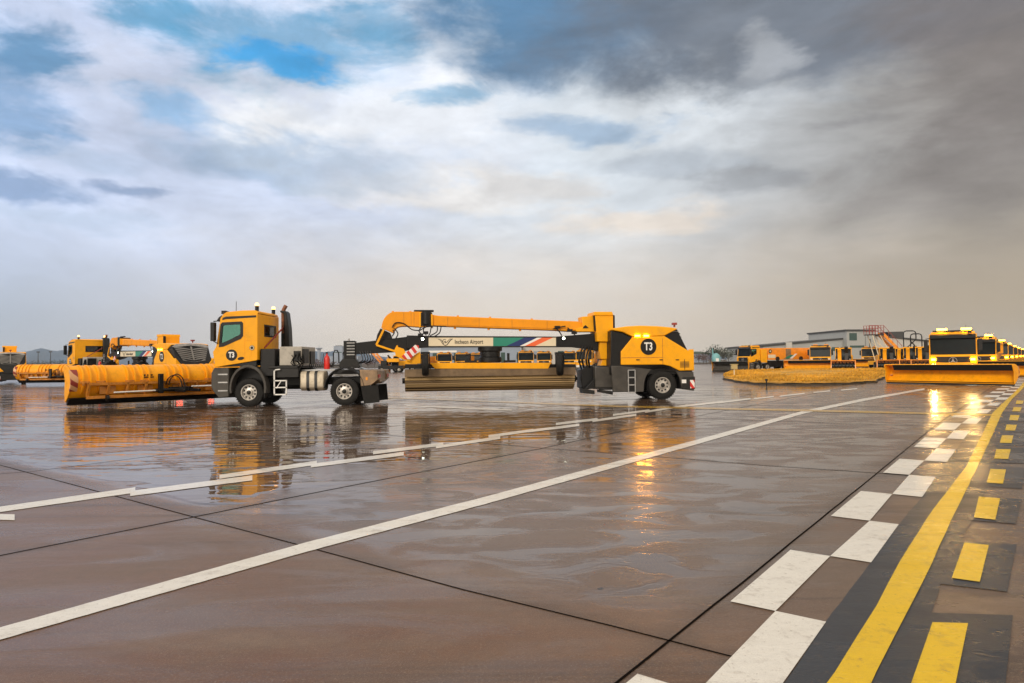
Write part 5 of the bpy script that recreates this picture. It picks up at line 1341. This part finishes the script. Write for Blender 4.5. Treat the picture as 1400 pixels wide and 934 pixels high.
pt = build_plow_truck()
pu = build_plow_truck(False); first_pu = [True]
def place_pt(first, px, D, th, label, group='plow trucks queued on the right'):
    if group.startswith('plow trucks queued'): o = pt if first else dup(pt, label, (0, 0, 0), 0, group)
    elif first_pu: first_pu.clear(); o = pu
    else: o = dup(pu, label, (0, 0, 0), 0, group)
    o.location = (X(px, D), D, 0); o.rotation_euler = (0, 0, th); o['label'] = label; o['group'] = group
    return o
def place_pl(px, D, th, label, sc=(1, 1, 1), z=.12):
    o = dup(pl3, label, (X(px, D), D, z), th, 'snow plow blades'); o.scale = sc; return o
place_pt(True, 1303, 43.2, R(56), 'plow truck leading the queue on the right with glaring headlights and roof lamps')
place_pl(1294, 40.4, R(34), 'wide yellow plow blade of the leading truck, nearest on the right', (.85, .84, .76), .12)
Q = [(1339, 56, 'second plow truck of the queue, half hidden behind the leading truck'), (1358, 76, 'third plow truck of the queue on the right'), (1370, 98, 'fourth plow truck of the queue on the right'),
     (1379, 122, 'fifth plow truck of the queue on the right'), (1386, 150, 'sixth plow truck of the queue near the right edge'), (1392, 185, 'last visible plow truck at the far end of the queue')]
names_ = ['second', 'third', 'fourth', 'fifth', 'sixth', 'last']
for (px, D, lab), nm in zip(Q, names_):
    place_pt(False, px, D + 1, R(54 + (D * 7 % 13) - 6), lab)
    place_pl(px + {56: 10, 76: 9, 98: 7, 122: 6}.get(D, 5), D - 2.4, R(40), 'yellow plow blade on the %s truck of the right queue' % nm, (.85, .8, .8))
# the leading truck's lamps really light the wet apron
def spot(x, y, z, e, blend=.8, size=R(70), rad=.12):
    l_ = bpy.data.lights.new('headlamp_beam', 'SPOT'); l_.energy = e; l_.color = (1, .62, .22); l_.spot_size = size; l_.spot_blend = blend; l_.shadow_soft_size = rad
    o_ = bpy.data.objects.new('headlamp_beam', l_); COL.objects.link(o_); o_.parent = pt
    o_.location = (x, y, z); o_.rotation_euler = Vector((-1, 0, -.05)).to_track_quat('-Z', 'Y').to_euler()
for y in (-1.02, 1.02): spot(-1.62, y, 1.49, 240)
for y in (-.72, .55): spot(-1.05, y, 3.36, 110, 1, R(120), .2)
# the amber marker lamps of the near sweeper throw a warm streak over the wet ground
for ch in kids(sw3):
    if ch.name.startswith('marker_lamp'):
        cc = sum((v.co for v in ch.data.vertices), Vector()) / len(ch.data.vertices)
        l_ = bpy.data.lights.new('marker_glow', 'SPOT'); l_.energy = 32; l_.color = (1, .38, .05); l_.spot_size = R(130); l_.spot_blend = 1; l_.shadow_soft_size = .12
        o_ = bpy.data.objects.new('marker_glow', l_); COL.objects.link(o_); o_.parent = sw3
        o_.location = (cc.x, cc.y - .16, cc.z); o_.rotation_euler = Vector((0, -1, -.15)).to_track_quat('-Z', 'Y').to_euler()
Gm = 'plow trucks parked in the distance'
place_pt(False, 1121, 90, R(66), 'parked plow truck facing the camera behind the grass island, left of the red stair', Gm)
place_pl(1112, 86.5, R(66), 'yellow plow blade lying along the grass island in front of the middle parked truck', (.85, .85, .85), .15)
place_pt(False, 1189, 112, R(63), 'parked plow truck facing the camera below the red stair', Gm)
place_pl(1192, 108, R(63), 'yellow plow blade behind the grass island below the red stair', (.85, .85, .85), .15)
for px, D, th, lab in ((578, 128, 70, 'distant plow truck seen beside the left caster wheel under the beam'), (607, 120, 100, 'distant boxy yellow truck seen left of centre under the beam'), (633, 124, 84, 'distant yellow truck left of the turntable under the beam'), (652, 132, 80, 'distant yellow truck just left of the black turntable'),
                       (719, 112, 88, 'distant yellow truck right of the turntable, largest under the beam'), (744, 122, 84, 'distant yellow truck second right of the turntable under the beam'), (778, 124, 84, 'distant yellow truck seen beside the right caster wheel'), (801, 104, 70, 'distant yellow truck seen through the gap before the slewing column')):
    place_pt(False, px, D, R(th), lab, 'yellow trucks parked far behind the beam')

# spreader truck with a long box, left of the parked row
sp = thing('spreader_truck', 'orange spreader truck with a long tank body and round emblem, left of the parked row', 'spreader truck', (X(1027, 92), 92, 0), R(22))
build_cab(sp, -.45, None, beacons=False, lit=False)
for x in (0.0, 1.6, 5.4, 6.8):
    for sy in (-1, 1): add_wheel(sp, x, sy * 1.04, .53, .34, sy)
MB().box(-1.2, 8.6, -.46, .46, .66, .98).build('chassis', MAT['black'], sp)
tb_ = MB().box(1.7, 9.0, -1.22, 1.22, 1.45, 3.05).build('tank_body', MAT['orange'], sp, bevel=.04)
MB().box(.55, 1.6, -1.2, 1.2, 1.1, 2.9).build('pump_house', MAT['yellow'], sp, bevel=.04)
MB().cyl((2.1, -1.225, 2.6), (2.1, -1.24, 2.6), .26, n=24).build('emblem', MAT['black'], tb_)
MB().cyl((2.1, -1.241, 2.6), (2.1, -1.25, 2.6), .13, n=20).build('emblem_ring', MAT['cream'], tb_)
MB().box(1.75, 3.0, -1.235, -1.222, 1.7, 2.15).build('white_label', MAT['cream'], tb_)
MB().box(4.8, 5.7, -1.235, -1.222, 1.5, 2.9).build('brown_panel', MAT['brown'], tb_)
MB().prism([(4.4, 1.6), (5.6, 2.1), (6.2, 2.1), (5.2, 1.6)], -1.25, -1.237).build('green_stripe', MAT['green'], tb_)
MB().prism([(5.4, 1.6), (6.4, 2.25), (6.8, 2.25), (5.9, 1.6)], -1.25, -1.237).build('white_stripe', MAT['white'], tb_)
for x in (3.3, 7.4): MB().cyl((x, -1.22, 1.6), (x, -1.34, 1.6), .3, n=16).build('hatch', MAT['dark'], tb_)
MB().box(1.9, 8.2, -1.15, -.7, .5, 1.35).build('side_locker', MAT['black'], sp, bevel=.02)
MB().box(-.9, -.75, -1.0, 1.0, 3.4, 3.5).build('light_bar', MAT['cream'], sp)
dp = dup(pl3, 'grey weathered plow blade with one yellow end on the spreader truck', (X(998, 88), 88, .1), R(60), 'snow plow blades'); dp.scale = (.9, .55, .85)
for ch in kids(dp):
    if ch.name.split('.')[0] in ('moldboard', 'rib', 'back_frame'):
        ch.data = ch.data.copy(); ch.data.materials[0] = MAT['grey'] if ch.name.startswith('moldboard') else MAT['steel']

# snow blowers
def build_blower():
    t = thing('snow_blower', 'yellow snow blower', 'snow blower')
    MB().prism([(.2, .6), (3.4, .6), (3.4, 1.7), (2.6, 1.95), (.2, 1.95)], -.95, .95).build('engine_hood', MAT['yellow'], t, bevel=.05)
    cb_ = MB().prism([(-.9, .9), (.3, .9), (.3, 2.75), (-.6, 2.75), (-.95, 1.8)], -.85, .85).build('cab', MAT['glassdark'], t, bevel=.03)
    MB().box(-.7, .4, -.92, .92, 2.72, 2.86).build('roof', MAT['yellow'], cb_, bevel=.03)
    pl_ = MB()
    for sy in (-.86, .86): pl_.bar((-.93, sy, 1.8), (-.62, sy, 2.75), .05).bar((.28, sy, .9), (.28, sy, 2.75), .06)
    pl_.build('cab_pillar', MAT['yellow'], cb_)
    hd = MB().prism([(-2.2, .05), (-1.2, .05), (-1.15, 1.25), (-1.9, 1.35), (-2.0, 1.15)], -1.35, -1.27).prism([(-2.2, .05), (-1.2, .05), (-1.15, 1.25), (-1.9, 1.35), (-2.0, 1.15)], 1.27, 1.35).box(-1.25, -1.15, -1.3, 1.3, .05, 1.25).box(-1.9, -1.2, -1.3, 1.3, 1.25, 1.33).build('auger_housing', MAT['orange'], t)
    au = MB().cyl((-1.6, -1.25, .6), (-1.6, 1.25, .6), .38)
    pts = [(-1.7 + .45 * math.cos(a), -1.2 + a * .062, .6 + .45 * math.sin(a)) for a in [k * .35 for k in range(110)]]
    au.tube(pts, .06, 6); au.build('auger', MAT['black'], hd)
    MB().prism([(-1.5, 1.3), (-1.1, 1.3), (-.9, 2.3), (-1.5, 3.0), (-1.75, 2.9), (-1.3, 2.2)], -.55, -.15).build('chute', MAT['dark'], t, bevel=.02)
    MB().prism([(-1.5, 1.3), (-1.1, 1.3), (-1.2, 2.3), (-1.55, 2.7), (-1.7, 2.6), (-1.45, 2.2)], .2, .6).build('chute', MAT['yellow'], t, bevel=.02)
    for x in (-.3, 2.5):
        for sy in (-1, 1): add_wheel(t, x, sy * 1.05, .52, .34, sy)
    MB().box(-.96, -.9, -.78, -.66, 1.4, 1.5).box(-.96, -.9, .66, .78, 1.4, 1.5).build('headlight', MAT['lens_clear'], t)
    return t
sb = build_blower(); sb['group'] = 'snow blowers parked behind the island'
bl = [(1153, 84, 62, 'dark chuted snow blower between the two parked plow trucks'), (1212, 86, 68, 'snow blower left of the black tube frames'), (1229, 92, 75, 'snow blower under the left black tube frame'), (1246, 84, 60, 'snow blower under the right black tube frame'), (1263, 82, 58, 'snow blower nearest the leading plow truck of the queue')]
for i, (px, D, th, lab) in enumerate(bl):
    o = sb if i == 0 else dup(sb, lab, (0, 0, 0), 0)
    o.location = (X(px, D), D, 0); o.rotation_euler = (0, 0, R(th)); o['label'] = lab
o = dup(sb, 'dark low machine on the apron behind the tractor spray flap', (X(543, 118), 118, 0), R(10))
# black tube frames
for (px0, px1, yt, D, lab) in ((1235.5, 1252.5, 452.6, 88, 'tall black tube frame standing left behind the snow blowers'), (1245, 1260.5, 456.6, 86, 'second black tube frame right of and lower than the first')):
    w_ = X(px1, D) - X(px0, D); h_ = Zat(px0, yt, D)
    fr = thing('tube_frame', lab, 'tube frame', (X(px0, D), D, 0), 0, 'black tube frames')
    r_ = .35
    MB().tube([(0, 0, 0), (0, 0, h_ - r_), (.1, 0, h_ - .1), (r_, 0, h_), (w_ - r_, 0, h_), (w_ - .1, 0, h_ - .1), (w_, 0, h_ - r_), (w_, 0, (h_ * .78) if yt < 455 else 0)], .07, 8).build('hoop', MAT['black'], fr)
    MB().tube([(w_, 0, h_ * .8), (w_ * .8, 0, h_ * .72), (0, 0, h_ * .5)] if yt < 455 else [(0, 0, h_ - .4), (0, 0, h_ * .8), (w_ * .3, 0, h_ * .7), (w_ * .85, 0, h_ * .3)], .07, 8).build('brace', MAT['black'], fr)
# red boarding stair
D = 104; stt = thing('boarding_stair', 'red and orange mobile stair with a railed platform rising above the parked trucks', 'stair', (X(1195, D), D, 0))
S0 = lambda px, py: (X(px, D) - X(1195, D), Zat(px, py, D))
mb = MB()
(ax_, az_), (bx_, bz_) = S0(1205, 457), S0(1229, 482)
for y in (-.7, .7): mb.prism([(ax_, az_ + .25), (ax_, az_ - .35), (bx_, bz_ - .35), (bx_, bz_ + .25)], y - .06, y + .06)
mb.build('stringer', MAT['orange'], stt)
tr_ = MB()
for k in range(13):
    f_ = k / 12; x, z = ax_ + (bx_ - ax_) * f_, az_ + (bz_ - az_) * f_; tr_.box(x - .14, x + .14, -.64, .64, z - .02, z + .02)
tr_.build('tread', MAT['steel'], stt)
(cx_, cz_) = S0(1185, 457.5)
MB().box(cx_, ax_, -.8, .8, cz_ - .12, cz_).build('platform', MAT['black'], stt)
rl = MB()
for y in (-.78, .78):
    for k in range(6):
        x = cx_ + (ax_ - cx_) * k / 5; rl.bar((x, y, cz_), (x, y, cz_ + 1.35), .06)
    for h_ in (.5, .95, 1.35): rl.bar((cx_, y, cz_ + h_), (ax_, y, cz_ + h_), .06)
    rl.bar((ax_, y, az_ + 1.3), (bx_, y, bz_ + 1.0), .05)
    for k in range(5): f_ = k / 4; rl.bar((ax_ + (bx_ - ax_) * f_, y, az_ + (bz_ - az_) * f_), (ax_ + (bx_ - ax_) * f_, y, az_ + (bz_ - az_) * f_ + 1.15), .04)
rl.build('railing', MAT['darkred'], stt)
lg_ = MB()
for y in (-.7, .7):
    lg_.bar((cx_ + .5, y, cz_), (cx_ + 1.7, y, .7), .1).bar((cx_ + 1.6, y, cz_), (bx_ - 1.0, y, .7), .1).bar((cx_ + 1.2, y, cz_ - 1.2), (bx_ - 1, y, 1.4), .07)
lg_.build('support_leg', MAT['cream'], stt)
MB().box(cx_ + .6, bx_ + 2.2, -1, 1, .5, 1.1).build('chassis', MAT['yellow'], stt, bevel=.04)
for x in (cx_ + 1.2, bx_ + 1.4):
    for sy in (-1, 1): add_wheel(stt, x, sy * .95, .42, .28, sy)
# yellow crane-like loader behind the tractor coupling
D = 116; ld_ = thing('lattice_loader', 'orange lattice boom loader behind the tractor rear fender', 'loader', (X(528, D), D, 0))
q0 = lambda px, py: (X(px, D) - X(528, D), Zat(px, py, D))
mb = MB(); (a0, a1), (c0_, c1_) = q0(512, 483), q0(526, 500)
for y in (-.4, .4):
    for dx in (-.35, .35): mb.bar((a0 + dx, y, a1), (c0_ + dx, y, c1_), .12)
    for k in range(5):
        f_, g_ = k / 5, (k + 1) / 5
        mb.bar((a0 - .35 + (c0_ - a0) * f_, y, a1 + (c1_ - a1) * f_), (a0 + .35 + (c0_ - a0) * g_, y, a1 + (c1_ - a1) * g_), .08)
mb.build('boom', MAT['orange'], ld_)
(e0, e1) = q0(529, 494); MB().box(e0, e0 + 2.1, -.6, .6, e1 - .15, e1 + .45).build('counterweight', MAT['yellow'], ld_, bevel=.04)
MB().box(-1.2, 3.0, -1, 1, .5, 1.15).box(-.8, .2, -.9, .9, 1.15, 2.0).build('chassis', MAT['black'], ld_, bevel=.03)
for x in (-.6, 2.3):
    for sy in (-1, 1): add_wheel(ld_, x, sy * .95, .45, .3, sy)

# ---------------------------------------------------------------- the air
hz_ = MB().box(-3900, 3900, -60, 3700, -1.5, 110)
hm = bpy.data.materials.new('haze_air'); hm.use_nodes = True; t_ = hm.node_tree; t_.nodes.remove(t_.nodes['Principled BSDF'])
pv = t_.nodes.new('ShaderNodeVolumePrincipled'); pv.inputs['Density'].default_value = .00011; pv.inputs['Color'].default_value = (.84, .90, .97, 1)
t_.links.new(pv.outputs[0], t_.nodes['Material Output'].inputs['Volume'])
tag(hz_.build('haze', hm), 'thin pale haze in the air over the whole apron', 'haze', kind='stuff')
